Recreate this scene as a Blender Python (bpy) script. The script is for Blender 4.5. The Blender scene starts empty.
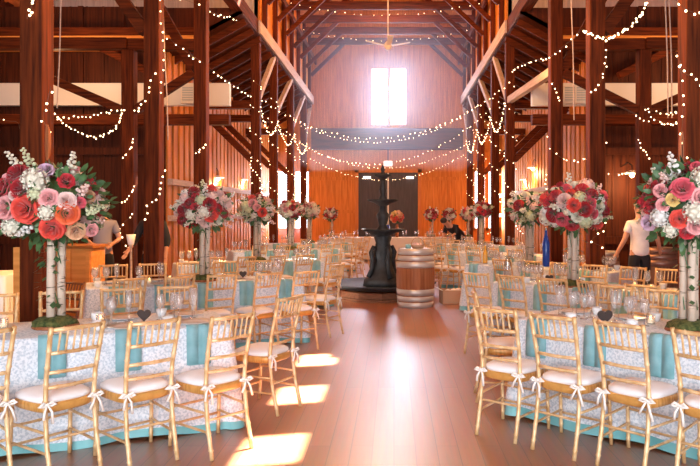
import bpy, math, random
from mathutils import Vector, Matrix, Quaternion
R = random.Random(7)
C = bpy.context.scene.collection
SC = bpy.context.scene
PI = math.pi
F, CX, CY, H = 680.0, 394.0, 212.0, 1.6          # lens and eye height of the photographer
def W(px, py, Y): return Vector(((px - CX) * Y / F, Y, H + (CY - py) * Y / F))
def seen(x, y, z, m=25):
    if y < .5: return False
    px, py = CX + F * x / y, CY - F * (z - H) / y
    return -m < px < 700 + m and -m < py < 466 + m

# ------------------------------------------------------------------ materials
def mat(name, col=(.8, .8, .8), rough=.5, metal=0, emit=None, es=1, spec=.5, sheen=0):
    m = bpy.data.materials.new(name); m.use_nodes = True
    b = m.node_tree.nodes['Principled BSDF']
    b.inputs['Base Color'].default_value = (*col, 1); b.inputs['Roughness'].default_value = rough
    b.inputs['Metallic'].default_value = metal; b.inputs['Specular IOR Level'].default_value = spec
    if sheen: b.inputs['Sheen Weight'].default_value = sheen
    if emit: b.inputs['Emission Color'].default_value = (*emit, 1); b.inputs['Emission Strength'].default_value = es
    return m
def noisy(m, c1, c2, scale=8, sc=(1, 1, 1), bump=.15, dist=.01, detail=4, lo=.35, hi=.65, kind='noise', coord='Object'):
    nt = m.node_tree; n = nt.nodes; l = nt.links; b = n['Principled BSDF']
    tc = n.new('ShaderNodeTexCoord'); mp = n.new('ShaderNodeMapping'); mp.inputs['Scale'].default_value = sc
    l.new(tc.outputs[coord], mp.inputs['Vector'])
    if kind == 'noise':
        t = n.new('ShaderNodeTexNoise'); t.inputs['Detail'].default_value = detail; out = t.outputs['Fac']
    else:
        t = n.new('ShaderNodeTexVoronoi'); t.feature = 'DISTANCE_TO_EDGE'; out = t.outputs['Distance']
    t.inputs['Scale'].default_value = scale
    l.new(mp.outputs[0], t.inputs['Vector'])
    r = n.new('ShaderNodeValToRGB'); r.color_ramp.elements[0].position = lo; r.color_ramp.elements[1].position = hi
    r.color_ramp.elements[0].color = (*c1, 1); r.color_ramp.elements[1].color = (*c2, 1)
    l.new(out, r.inputs[0]); l.new(r.outputs[0], b.inputs['Base Color'])
    if bump:
        bp = n.new('ShaderNodeBump'); bp.inputs['Strength'].default_value = bump; bp.inputs['Distance'].default_value = dist
        l.new(out, bp.inputs['Height']); l.new(bp.outputs[0], b.inputs['Normal'])
    return m
def wood(name, c1, c2, axis, rough=.72, scale=5):
    s = [6, 6, 6]; s['XYZ'.index(axis)] = .35
    return noisy(mat(name, c1, rough, spec=.12), c1, c2, scale, s, .25, .01, 6, .3, .7)
D1, D2 = (.04, .0075, .002), (.16, .030, .006)
WZ = wood('timber_upright', D1, D2, 'Z'); WX = wood('timber_cross', D1, D2, 'X'); WY = wood('timber_long', D1, D2, 'Y')
PZ = wood('plank_upright', (.48, .15, .03), (.76, .29, .07), 'Z', .6, 3)
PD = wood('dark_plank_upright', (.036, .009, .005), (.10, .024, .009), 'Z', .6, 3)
ROOFW = wood('roof_board', (.26, .075, .02), (.50, .17, .045), 'Y', .7, 3)
PALE = wood('pale_siding', (.50, .42, .36), (.66, .58, .50), 'Z', .7, 3)
GREYW = wood('weathered_plank', (.46, .32, .26), (.66, .50, .42), 'Y', .7, 4)
HON = wood('honey_board', (.62, .25, .06), (.80, .36, .10), 'X', .45, 3)
WHITE = mat('white_paint', (.72, .66, .60), .6)
VENT = mat('vent_grey', (.42, .45, .46), .5)
GOLD = noisy(mat('gold_bamboo', (.74, .47, .23), .36, .15), (.64, .38, .16), (.84, .60, .34), 14, (1, 1, 1), .05, .002)
BROWNCH = mat('brown_chair_wood', (.20, .06, .02), .4)
SEATW = noisy(mat('gold_seat_wood', (.68, .34, .09), .35, .15), (.55, .26, .06), (.75, .40, .12), 10, (1, 6, 1), .05, .002)
CUSH = mat('ivory_cushion', (.84, .82, .84), .85, sheen=.3)
RIB = mat('white_ribbon', (.88, .83, .78), .7)
LACE = noisy(mat('lace_cloth', (.8, .8, .85), .85, sheen=.2), (.56, .64, .73), (.84, .88, .94), 62, (1, 1, 1), .6, .005, detail=4, lo=.40, hi=.56)
TEAL = noisy(mat('teal_satin', (.2, .5, .48), .45, sheen=.3), (.15, .44, .47), (.25, .57, .60), 5, (1, 1, .3), .1, .01)
NAPK = noisy(mat('seafoam_linen', (.25, .55, .52), .7, sheen=.2), (.19, .44, .49), (.29, .55, .61), 9, (1, 1, 1), .1, .004)
CHINA = mat('white_china', (.86, .85, .86), .2)
SILVER = mat('silver_cutlery', (.7, .7, .72), .2, 1)
MOSS = noisy(mat('moss', (.06, .09, .02), .95), (.03, .05, .01), (.14, .14, .04), 40, (1, 1, 1), .8, .01)
LEAF = noisy(mat('leaf_green', (.05, .12, .04), .5), (.025, .07, .02), (.10, .20, .07), 9)
LEAF2 = mat('pale_leaf', (.42, .48, .20), .6)
BIRCH = noisy(mat('birch_bark', (.7, .62, .55), .7), (.08, .05, .035), (.60, .47, .37), 5, (2, 2, 9), .3, .005, 5, .32, .42)
IRON = noisy(mat('dark_iron', (.03, .035, .04), .6, .2), (.008, .010, .013), (.03, .03, .034), 10)
STAVE = wood('oak_stave', (.24, .075, .03), (.42, .16, .07), 'Z', .5, 4)
STAVED = wood('dark_stave', (.10, .05, .035), (.20, .11, .08), 'Z', .5, 4)
HOOP = mat('galvanised_hoop', (.60, .54, .50), .45, .4)
CARD = mat('cardboard', (.52, .30, .18), .8)
PAPER = mat('white_paper', (.9, .88, .84), .8)
BLACKB = mat('chalkboard', (.045, .028, .024), .6)
BLUE = mat('blue_glass', (.02, .08, .45), .15)
DOORM = noisy(mat('dark_door', (.055, .04, .045), .6), (.045, .033, .036), (.07, .052, .055), 4, (6, 1, .4))
SKIN = mat('skin', (.55, .28, .18), .5); HAIR = mat('grey_hair', (.30, .24, .20), .7); HAIRD = mat('dark_hair', (.03, .02, .015), .6)
SHIRTW = noisy(mat('white_shirt', (.80, .76, .76), .8), (.74, .70, .70), (.86, .82, .82), 6); SHIRTG = mat('grey_shirt', (.26, .24, .27), .8)
BLACKC = mat('black_cloth', (.012, .012, .016), .8); SHOE = mat('black_shoe', (.01, .01, .01), .4)
WIRE = mat('dark_wire', (.10, .05, .03), .6)
WAX = mat('candle_wax', (.85, .72, .55), .5, emit=(1, .75, .4), es=.6)
def emat(name, col, s):
    m = mat(name, col, .5, emit=col, es=s)
    m.cycles.emission_sampling = 'NONE'
    return m
BULB = emat('fairy_bulb', (1, .70, .40), 9)
LAMPB = emat('lamp_bulb', (1, .78, .45), 22)
FLAME = emat('flame', (1, .45, .12), 12)
SIGNL = emat('lit_sign', (1, .97, .92), 1.6)
def glass(name, tint=(1, 1, 1), g=.22, glint_white=0):
    m = bpy.data.materials.new(name); m.use_nodes = True; nt = m.node_tree; n = nt.nodes; l = nt.links
    n.remove(n['Principled BSDF'])
    t = n.new('ShaderNodeBsdfTransparent'); t.inputs[0].default_value = (*tint, 1)
    s = n.new('ShaderNodeBsdfGlossy'); s.inputs['Roughness'].default_value = .08
    f = n.new('ShaderNodeLayerWeight'); f.inputs['Blend'].default_value = .3
    mm = n.new('ShaderNodeMath'); mm.operation = 'MULTIPLY_ADD'; mm.inputs[1].default_value = .55; mm.inputs[2].default_value = g * .5
    l.new(f.outputs['Facing'], mm.inputs[0])
    x = n.new('ShaderNodeMixShader'); l.new(mm.outputs[0], x.inputs[0]); l.new(t.outputs[0], x.inputs[1]); l.new(s.outputs[0], x.inputs[2])
    if glint_white:  # white share in the clear glass stands in for refracted glints
        d = n.new('ShaderNodeBsdfTranslucent'); d.inputs[0].default_value = (1, 1, 1, 1); e = n.new('ShaderNodeBsdfDiffuse'); e.inputs[0].default_value = (1, 1, 1, 1)
        a = n.new('ShaderNodeMixShader'); l.new(d.outputs[0], a.inputs[1]); l.new(e.outputs[0], a.inputs[2])
        y = n.new('ShaderNodeMixShader'); y.inputs[0].default_value = glint_white; l.new(x.outputs[0], y.inputs[1]); l.new(a.outputs[0], y.inputs[2]); x = y
    l.new(x.outputs[0], n['Material Output'].inputs[0])
    return m
GLASS = glass('clear_glass', (.98, .98, .99), .06, .14); PANE = glass('window_glass', (.98, .98, 1), .1); REDG = glass('red_glass', (.9, .15, .08))

# ------------------------------------------------------------------ mesh helpers
class MB:
    def __init__(s): s.v = []; s.f = []
    def add(s, vs, fs):
        b = len(s.v); s.v += [tuple(p) for p in vs]; s.f += [tuple(b + i for i in f) for f in fs]; return s
    def box(s, x0, x1, y0, y1, z0, z1):
        return s.add([(x0, y0, z0), (x1, y0, z0), (x1, y1, z0), (x0, y1, z0), (x0, y0, z1), (x1, y0, z1), (x1, y1, z1), (x0, y1, z1)],
                     [(0, 3, 2, 1), (4, 5, 6, 7), (0, 1, 5, 4), (1, 2, 6, 5), (2, 3, 7, 6), (3, 0, 4, 7)])
    def bar(s, p, q, w, h, up=(0, 0, 1)):
        p, q = Vector(p), Vector(q); d = (q - p).normalized(); u = Vector(up)
        if abs(d.dot(u)) > .95: u = Vector((0, 1, 0))
        r = d.cross(u).normalized() * (w / 2); u = r.cross(d).normalized() * (h / 2)
        return s.add([p - r - u, p + r - u, p + r + u, p - r + u, q - r - u, q + r - u, q + r + u, q - r + u],
                     [(0, 3, 2, 1), (4, 5, 6, 7), (0, 1, 5, 4), (1, 2, 6, 5), (2, 3, 7, 6), (3, 0, 4, 7)])
    def tube(s, pts, rad, n=8):
        pts = [Vector(p) for p in pts]; k = len(pts)
        if not isinstance(rad, (list, tuple)): rad = [rad] * k
        b = len(s.v); ref = None
        for i, p in enumerate(pts):
            d = (pts[min(i + 1, k - 1)] - pts[max(i - 1, 0)]).normalized()
            if ref is None:
                ref = Vector((1, 0, 0)) if abs(d.x) < .8 else Vector((0, 1, 0))
            a = (ref - d * ref.dot(d)).normalized(); c = d.cross(a); ref = a
            for j in range(n):
                t = 2 * PI * j / n; s.v.append(tuple(p + (a * math.cos(t) + c * math.sin(t)) * rad[i]))
        for i in range(k - 1):
            for j in range(n):
                s.f.append((b + i * n + j, b + i * n + (j + 1) % n, b + (i + 1) * n + (j + 1) % n, b + (i + 1) * n + j))
        s.f.append(tuple(b + j for j in reversed(range(n)))); s.f.append(tuple(b + (k - 1) * n + j for j in range(n)))
        return s
    def lathe(s, prof, n=16, c=(0, 0, 0), wob=None):
        b = len(s.v)
        for i, (r, z) in enumerate(prof):
            for j in range(n):
                t = 2 * PI * j / n; q = r * (wob(t, i) if wob else 1)
                s.v.append((c[0] + q * math.cos(t), c[1] + q * math.sin(t), c[2] + z))
        for i in range(len(prof) - 1):
            for j in range(n):
                s.f.append((b + i * n + j, b + i * n + (j + 1) % n, b + (i + 1) * n + (j + 1) % n, b + (i + 1) * n + j))
        if prof[0][0] > 1e-4: s.f.append(tuple(b + j for j in reversed(range(n))))
        if prof[-1][0] > 1e-4: s.f.append(tuple(b + (len(prof) - 1) * n + j for j in range(n)))
        return s
    def ball(s, c, r, nu=8, nv=6, sq=(1, 1, 1)):
        b = len(s.v); c = Vector(c)
        s.v.append(tuple(c + Vector((0, 0, -r * sq[2]))))
        for i in range(1, nv):
            a = -PI / 2 + PI * i / nv
            for j in range(nu):
                t = 2 * PI * j / nu
                s.v.append((c.x + r * sq[0] * math.cos(a) * math.cos(t), c.y + r * sq[1] * math.cos(a) * math.sin(t), c.z + r * sq[2] * math.sin(a)))
        s.v.append(tuple(c + Vector((0, 0, r * sq[2])))); e = len(s.v) - 1
        for j in range(nu):
            s.f.append((b, b + 1 + (j + 1) % nu, b + 1 + j)); q = b + 1 + (nv - 2) * nu
            s.f.append((e, q + j, q + (j + 1) % nu))
        for i in range(nv - 2):
            for j in range(nu):
                q = b + 1 + i * nu
                s.f.append((q + j, q + (j + 1) % nu, q + nu + (j + 1) % nu, q + nu + j))
        return s
    def mesh(s, name, m, smooth=False):
        me = bpy.data.meshes.new(name); me.from_pydata(s.v, [], s.f); me.materials.append(m); me.update()
        if smooth: me.polygons.foreach_set('use_smooth', [True] * len(me.polygons))
        return me
    def build(s, name, m, parent=None, smooth=False, bev=0):
        return link(name, s.mesh(name, m, smooth), parent, bev)
def link(name, me, parent=None, bev=0):
    o = bpy.data.objects.new(name, me); C.objects.link(o)
    if parent: o.parent = parent
    if bev:
        md = o.modifiers.new('edge', 'BEVEL'); md.width = bev; md.segments = 2; md.limit_method = 'ANGLE'
    return o
def tag(o, label=None, cat=None, group=None, kind=None):
    if label: o['label'] = label
    if cat: o['category'] = cat
    if group: o['group'] = group
    if kind: o['kind'] = kind
    return o
def empty(name, loc=(0, 0, 0), rz=0, **k):
    o = bpy.data.objects.new(name, None); C.objects.link(o); o.location = loc; o.rotation_euler = (0, 0, rz); o.empty_display_size = .1
    return tag(o, **k)
KIDS = {}
def copy_tree(o, parent=None):
    c = o.copy(); C.objects.link(c); c.parent = parent
    for ch in list(o.children): copy_tree(ch, c)
    return c
def st(mb, name, m, label=None, cat=None, bev=0, smooth=False, group=None):
    return tag(mb.build(name, m, None, smooth, bev), label, cat, group, 'structure')

# ------------------------------------------------------------------ setting: shell of the barn
NC = -.28                      # nave centre line
YE = 28.0                      # far gable
YT = 17.3                      # back of the wide front part
LP, RP = -3.36, 2.80           # inner faces of the nave posts
XL, XR = -5.0, 4.44            # narrow outer walls past the partition
WL, WR = -9.6, 9.2             # wide outer walls of the front part

# floor
fm = mat('floor_planks', (.3, .12, .06), .34); nt = fm.node_tree; n = nt.nodes; l = nt.links; b = n['Principled BSDF']
tc = n.new('ShaderNodeTexCoord'); mp = n.new('ShaderNodeMapping'); mp.inputs['Rotation'].default_value = (0, 0, PI / 2)
l.new(tc.outputs['Object'], mp.inputs['Vector'])
br = n.new('ShaderNodeTexBrick'); br.inputs['Scale'].default_value = 1; br.inputs['Brick Width'].default_value = 3.1; br.inputs['Row Height'].default_value = .145
br.inputs['Mortar Size'].default_value = .003; br.inputs['Mortar Smooth'].default_value = .3; br.inputs['Bias'].default_value = 0
br.inputs['Color1'].default_value = (.36, .112, .034, 1); br.inputs['Color2'].default_value = (.28, .084, .025, 1); br.inputs['Mortar'].default_value = (.12, .045, .022, 1)
l.new(mp.outputs[0], br.inputs['Vector'])
mp2 = n.new('ShaderNodeMapping'); mp2.inputs['Scale'].default_value = (9, .5, 1); l.new(tc.outputs['Object'], mp2.inputs['Vector'])
nz = n.new('ShaderNodeTexNoise'); nz.inputs['Scale'].default_value = 4; nz.inputs['Detail'].default_value = 7; l.new(mp2.outputs[0], nz.inputs['Vector'])
mx = n.new('ShaderNodeMix'); mx.data_type = 'RGBA'; mx.blend_type = 'OVERLAY'; mx.inputs['Factor'].default_value = .45
l.new(br.outputs['Color'], mx.inputs['A']); l.new(nz.outputs['Color'], mx.inputs['B'])
hs = n.new('ShaderNodeHueSaturation'); hs.inputs['Saturation'].default_value = .95; l.new(mx.outputs['Result'], hs.inputs['Color']); l.new(hs.outputs[0], b.inputs['Base Color'])
b.inputs['Coat Weight'].default_value = 1; b.inputs['Coat Roughness'].default_value = .36; b.inputs['Specular IOR Level'].default_value = .5
rr = n.new('ShaderNodeMapRange'); rr.inputs['To Min'].default_value = .30; rr.inputs['To Max'].default_value = .46; l.new(nz.outputs['Fac'], rr.inputs['Value']); l.new(rr.outputs[0], b.inputs['Roughness'])
bp = n.new('ShaderNodeBump'); bp.inputs['Strength'].default_value = .25; bp.inputs['Distance'].default_value = .004
l.new(br.outputs['Fac'], bp.inputs['Height']); bp.invert = True; l.new(bp.outputs[0], b.inputs['Normal'])
st(MB().box(WL - .3, WR + .3, -5, YE + .3, -.15, 0), 'floor', fm, 'worn brown plank floor running down the barn', 'floor')

def wall_boards(mb, axis, fixed, a0, a1, z0, z1, facing, w=.26):
    """upright battens on a wall plane so the planks read as boards"""
    a = a0 + w
    while a < a1 - .05:
        t = .022
        if axis == 'X': mb.box(a - .022, a + .022, min(fixed, fixed + facing * t), max(fixed, fixed + facing * t), z0, z1)
        else: mb.box(min(fixed, fixed + facing * t), max(fixed, fixed + facing * t), a - .022, a + .022, z0, z1)
        a += w
    return mb
# far gable wall, with the high window, two side windows and the doorway
def gable_z(x): return 11.3 - abs(x - NC) * .80
wb = MB()
WIN = [(-1.0, .58, 5.1, 7.6), (-4.86, -3.42, .85, 3.35), (3.24, 4.40, .85, 3.35)]
xs = [XL - .3, -4.86, -3.42, -1.0, .58, 3.24, 4.40, XR + .3]
for i in range(len(xs) - 1):
    x0, x1 = xs[i], xs[i + 1]; hole = [w for w in WIN if abs(w[0] - x0) < 1e-3 and abs(w[1] - x1) < 1e-3]
    if hole:
        wb.box(x0, x1, YE, YE + .2, 0, hole[0][2]); wb.box(x0, x1, YE, YE + .2, hole[0][3], 11.2)
    else: wb.box(x0, x1, YE, YE + .2, 0, 11.2)
for x0, x1 in ((XL, -4.9), (-3.4, -1.55), (1.05, 3.2)): wall_boards(wb, 'X', YE, x0, x1, 0, 4.1, -1, .3)
for x0, x1 in ((XL, -1.05), (.62, XR)): wall_boards(wb, 'X', YE, x0, x1, 5.1, 9, -1, .3)
for z in (1.55, 2.9):
    wb.box(-3.4, -1.55, YE - .05, YE, z, z + .14); wb.box(1.05, 3.2, YE - .05, YE, z, z + .14)
st(wb, 'wall_far', PZ, 'orange plank gable wall at the far end of the nave', 'wall')
st(MB().box(LP, RP, YE - .45, YE - .03, 4.15, 5.0), 'trim_1', WX, 'deep dark cross beam under the high gable window', 'beam', .02)
for i, (x0, x1, z0, z1) in enumerate(WIN):
    m = MB(); t = .09; y0, y1 = YE - .06, YE + .14
    m.box(x0, x0 + t, y0, y1, z0, z1).box(x1 - t, x1, y0, y1, z0, z1).box(x0, x1, y0, y1, z0, z0 + t).box(x0, x1, y0, y1, z1 - t, z1)
    xm = (x0 + x1) / 2; m.box(xm - .07, xm + .07, y0, y1, z0, z1)
    o = st(m, 'window_%d' % (i + 1), PZ, ['tall bright two-light window high in the far gable', 'bright window left of the nave in the far wall', 'bright window right of the nave in the far wall'][i], 'window')
    MB().box(x0 + t, x1 - t, YE + .03, YE + .04, z0 + t, z1 - t).build('pane', PANE, o)
d = empty('door_1', (-.24, YE - .03, 0), kind='structure', label='dark double doors in the middle of the far wall', cat='door')
for sx in (-1, 1):
    m = MB().box(min(0, sx * 1.22) + (.03 if sx > 0 else 0), max(0, sx * 1.22) - (.03 if sx < 0 else 0), -.05, .0, 0, 3.22)
    m.box(*(sorted((sx * .08, sx * 1.17))), -.075, -.05, 1.5, 1.62); o = m.build('door_leaf', DOORM, d)
    MB().tube([(sx * .12, -.1, 1.0), (sx * .12, -.1, 1.3)], .015).build('handle', IRON, o)
MB().box(-1.36, -1.22, -.1, .02, 0, 3.36).box(1.22, 1.36, -.1, .02, 0, 3.36).box(-1.36, 1.36, -.1, .02, 3.22, 3.4).build('door_frame', wood('door_trim', (.5, .17, .05), (.7, .27, .08), 'Z'), d)
MB().box(-.03, .03, -.08, .0, 0, 3.2).build('centre_strip', WHITE, d)  # pale strip down the gap between the door leaves
for i, (px, py, w, h) in enumerate(((367, 177.5, .3, .1), (410, 177.5, .3, .1))):
    p = W(px, py, YE - .2); o = MB().box(p.x - w / 2, p.x + w / 2, p.y, p.y + .07, p.z - h / 2, p.z + h / 2).build('emergency_light', SIGNL)
    tag(o, 'small white emergency light at the top %s corner of the dark doors' % ('left', 'right')[i], 'light')
p = W(388, 163.5, YE - .6); o = MB().box(p.x - .17, p.x + .17, p.y, p.y + .09, p.z - .1, p.z + .1).build('exit_sign_box', SIGNL)
tag(o, 'white sign box above the middle of the dark doors', 'sign')
MB().box(p.x - .02, p.x + .02, p.y + .03, p.y + .06, p.z + .1, 4.2).build('bracket', IRON, o)

# narrow outer walls past the partition, wide walls in front
def side_wall(x, f, y0, y1, z, name, m, lab, rails=(1.4, 2.2), step=.3):
    w = MB().box(min(x, x - f * .15), max(x, x - f * .15), y0, y1, 0, z)
    o = st(w, name, PD, lab, 'wall'); w = MB(); a = y0  # dark base colour stands in for shade in the gaps between boards
    while a < y1 - .3: w.box(min(x, x + f * .04), max(x, x + f * .04), a, a + .27, 0, z); a += .42
    w.build('boards', m, o)
    for r in rails: MB().box(min(x + f * .04, x + f * .15), max(x + f * .04, x + f * .15), y0, y1, r, r + .13).build('rail', GREYW, o)
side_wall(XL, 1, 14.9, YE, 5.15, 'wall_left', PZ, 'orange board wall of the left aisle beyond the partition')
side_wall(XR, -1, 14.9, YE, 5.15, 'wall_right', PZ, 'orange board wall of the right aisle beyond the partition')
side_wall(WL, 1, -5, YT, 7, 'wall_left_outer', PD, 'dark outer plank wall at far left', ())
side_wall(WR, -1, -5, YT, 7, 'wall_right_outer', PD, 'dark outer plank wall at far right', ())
def partition(x0, x1, name, lab):
    w = MB().box(x0, x1, 14.9, 15.05, 0, 6.1); wall_boards(w, 'X', 14.9, x0, x1, 0, 6.1, -1, .36)
    for z in (.9, 2.85): w.box(x0, x1, 14.83, 14.9, z, z + .16)
    for k in range(int((x1 - x0) / .9) + 1): w.box(x0 + .9 * k, min(x1, x0 + .9 * k + .11), 14.84, 14.9, 0, 6.1)
    st(w, name, PD, lab, 'wall')
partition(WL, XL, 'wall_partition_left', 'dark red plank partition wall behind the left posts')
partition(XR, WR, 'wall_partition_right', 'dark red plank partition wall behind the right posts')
for i, (x0, x1) in enumerate(((WL, LP - .1), (RP + .1, WR))):
    w = MB().box(x0, x1, YT, YT + .12, 6.35, 11.5); wall_boards(w, 'X', YT, x0, x1, 6.35, 11, -1, .5)
    st(w, 'wall_loft_%s' % ('left', 'right')[i], PALE, 'pale siding above the cross beam on the %s' % ('left', 'right')[i], 'wall')
# front wall behind the photographer with the open barn doorway
w = MB().box(WL, -4.2, -5, -4.85, 0, 9).box(4.2, WR, -5, -4.85, 0, 9).box(-4.2, 4.2, -5, -4.85, 5.0, 9).box(WL + 1, WR - 1, -5, -4.85, 9, 11)
st(w, 'wall_front', PD, 'plank wall behind the viewpoint with an open barn doorway', 'wall')
# roofs
def zroof(x): return 11.6 - .517 * abs(x - NC)
def slab(mb, x0, x1, y0, y1, zf, t=.12):
    mb.add([(x0, y0, zf(x0)), (x1, y0, zf(x1)), (x1, y1, zf(x1)), (x0, y1, zf(x0)), (x0, y0, zf(x0) + t), (x1, y0, zf(x1) + t), (x1, y1, zf(x1) + t), (x0, y1, zf(x0) + t)],
           [(0, 3, 2, 1), (4, 5, 6, 7), (0, 1, 5, 4), (1, 2, 6, 5), (2, 3, 7, 6), (3, 0, 4, 7)])
AZ = Vector((-.6, -.8)); TAN = 1.43
PATCH = [(-.80, 4.62), (-.80, 6.0), (-.79, 7.40)]
sky = []
for X, Y in PATCH:
    dd = (11.6 - .517 * (X - NC)) / (TAN + .517 * .6); sky.append((X + .6 * dd, Y + .8 * dd))
rf = MB(); slab(rf, WL - .2, NC, -5, YT + .1, zroof)
sx0, sx1 = sky[0][0] - .18, sky[0][0] + .18
slab(rf, NC, sx0, -5, YT + .1, zroof); slab(rf, sx1, WR + .2, -5, YT + .1, zroof)
ys = [-5]
for X, Y in sky: ys += [Y - .30, Y + .30]
ys.append(YT + .1)
for i in range(0, len(ys), 2): slab(rf, sx0, sx1, ys[i], ys[i + 1], zroof)
st(rf, 'roof', ROOFW, 'board underside of the main roof with three skylights', 'roof')
zn = lambda x: 11.5 - .85 * abs(x - NC)
rn = MB(); slab(rn, LP - .4, NC, YT, YE + .2, zn); slab(rn, NC, RP + .4, YT, YE + .2, zn)
st(rn, 'ceiling', ROOFW, 'orange board underside of the nave roof', 'ceiling')
for i, (a, b_) in enumerate(((LP, XL), (RP, XR))):
    zs = lambda x: 6.0 - (abs(x - a)) * .55
    r_ = MB()
    x0, x1 = min(a, b_), max(a, b_)
    slab(r_, x0 - (.2 if i == 0 else 0), x1 + (.2 if i else 0), 15.05, YE + .1, zs, .1)
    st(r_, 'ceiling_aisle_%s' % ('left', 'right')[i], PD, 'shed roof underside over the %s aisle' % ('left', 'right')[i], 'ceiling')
    m_ = MB(); e_ = b_ + (.3 if i else -.3); m_.add([(a, 15.05, 6.12), (e_, 15.05, 6.12), (e_, 15.05, zs(e_) - .0), (a, 15.05, zs(a)), (a, 15.12, 6.12), (e_, 15.12, 6.12), (e_, 15.12, zs(e_)), (a, 15.12, zs(a))], [(0, 1, 2, 3), (7, 6, 5, 4), (0, 4, 5, 1), (3, 2, 6, 7), (1, 5, 6, 2), (0, 3, 7, 4)])
    st(m_, 'wall_gablet_%s' % ('left', 'right')[i], PD, 'small triangular boarding over the %s aisle roof' % ('left', 'right')[i], 'wall')
    y = 15.4
    while y < YE:
        st(MB().bar((a, y, zs(a) - .09), (b_, y, zs(b_) - .09), .07, .15), 'rafter', WX, 'shed rafter in the %s aisle roof' % ('left', 'right')[i], 'rafter', group='shed rafters of the %s aisle' % ('left', 'right')[i]); y += .8
    # upper nave side wall boarding above the plate
    xw = LP - .2 if i == 0 else RP + .05
    st(MB().box(xw, xw + .15, YT, YE, 6.3, 9.0), 'wall_clerestory_%s' % ('left', 'right')[i], PZ, 'boarded upper side wall of the nave on the %s' % ('left', 'right')[i], 'wall')

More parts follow.
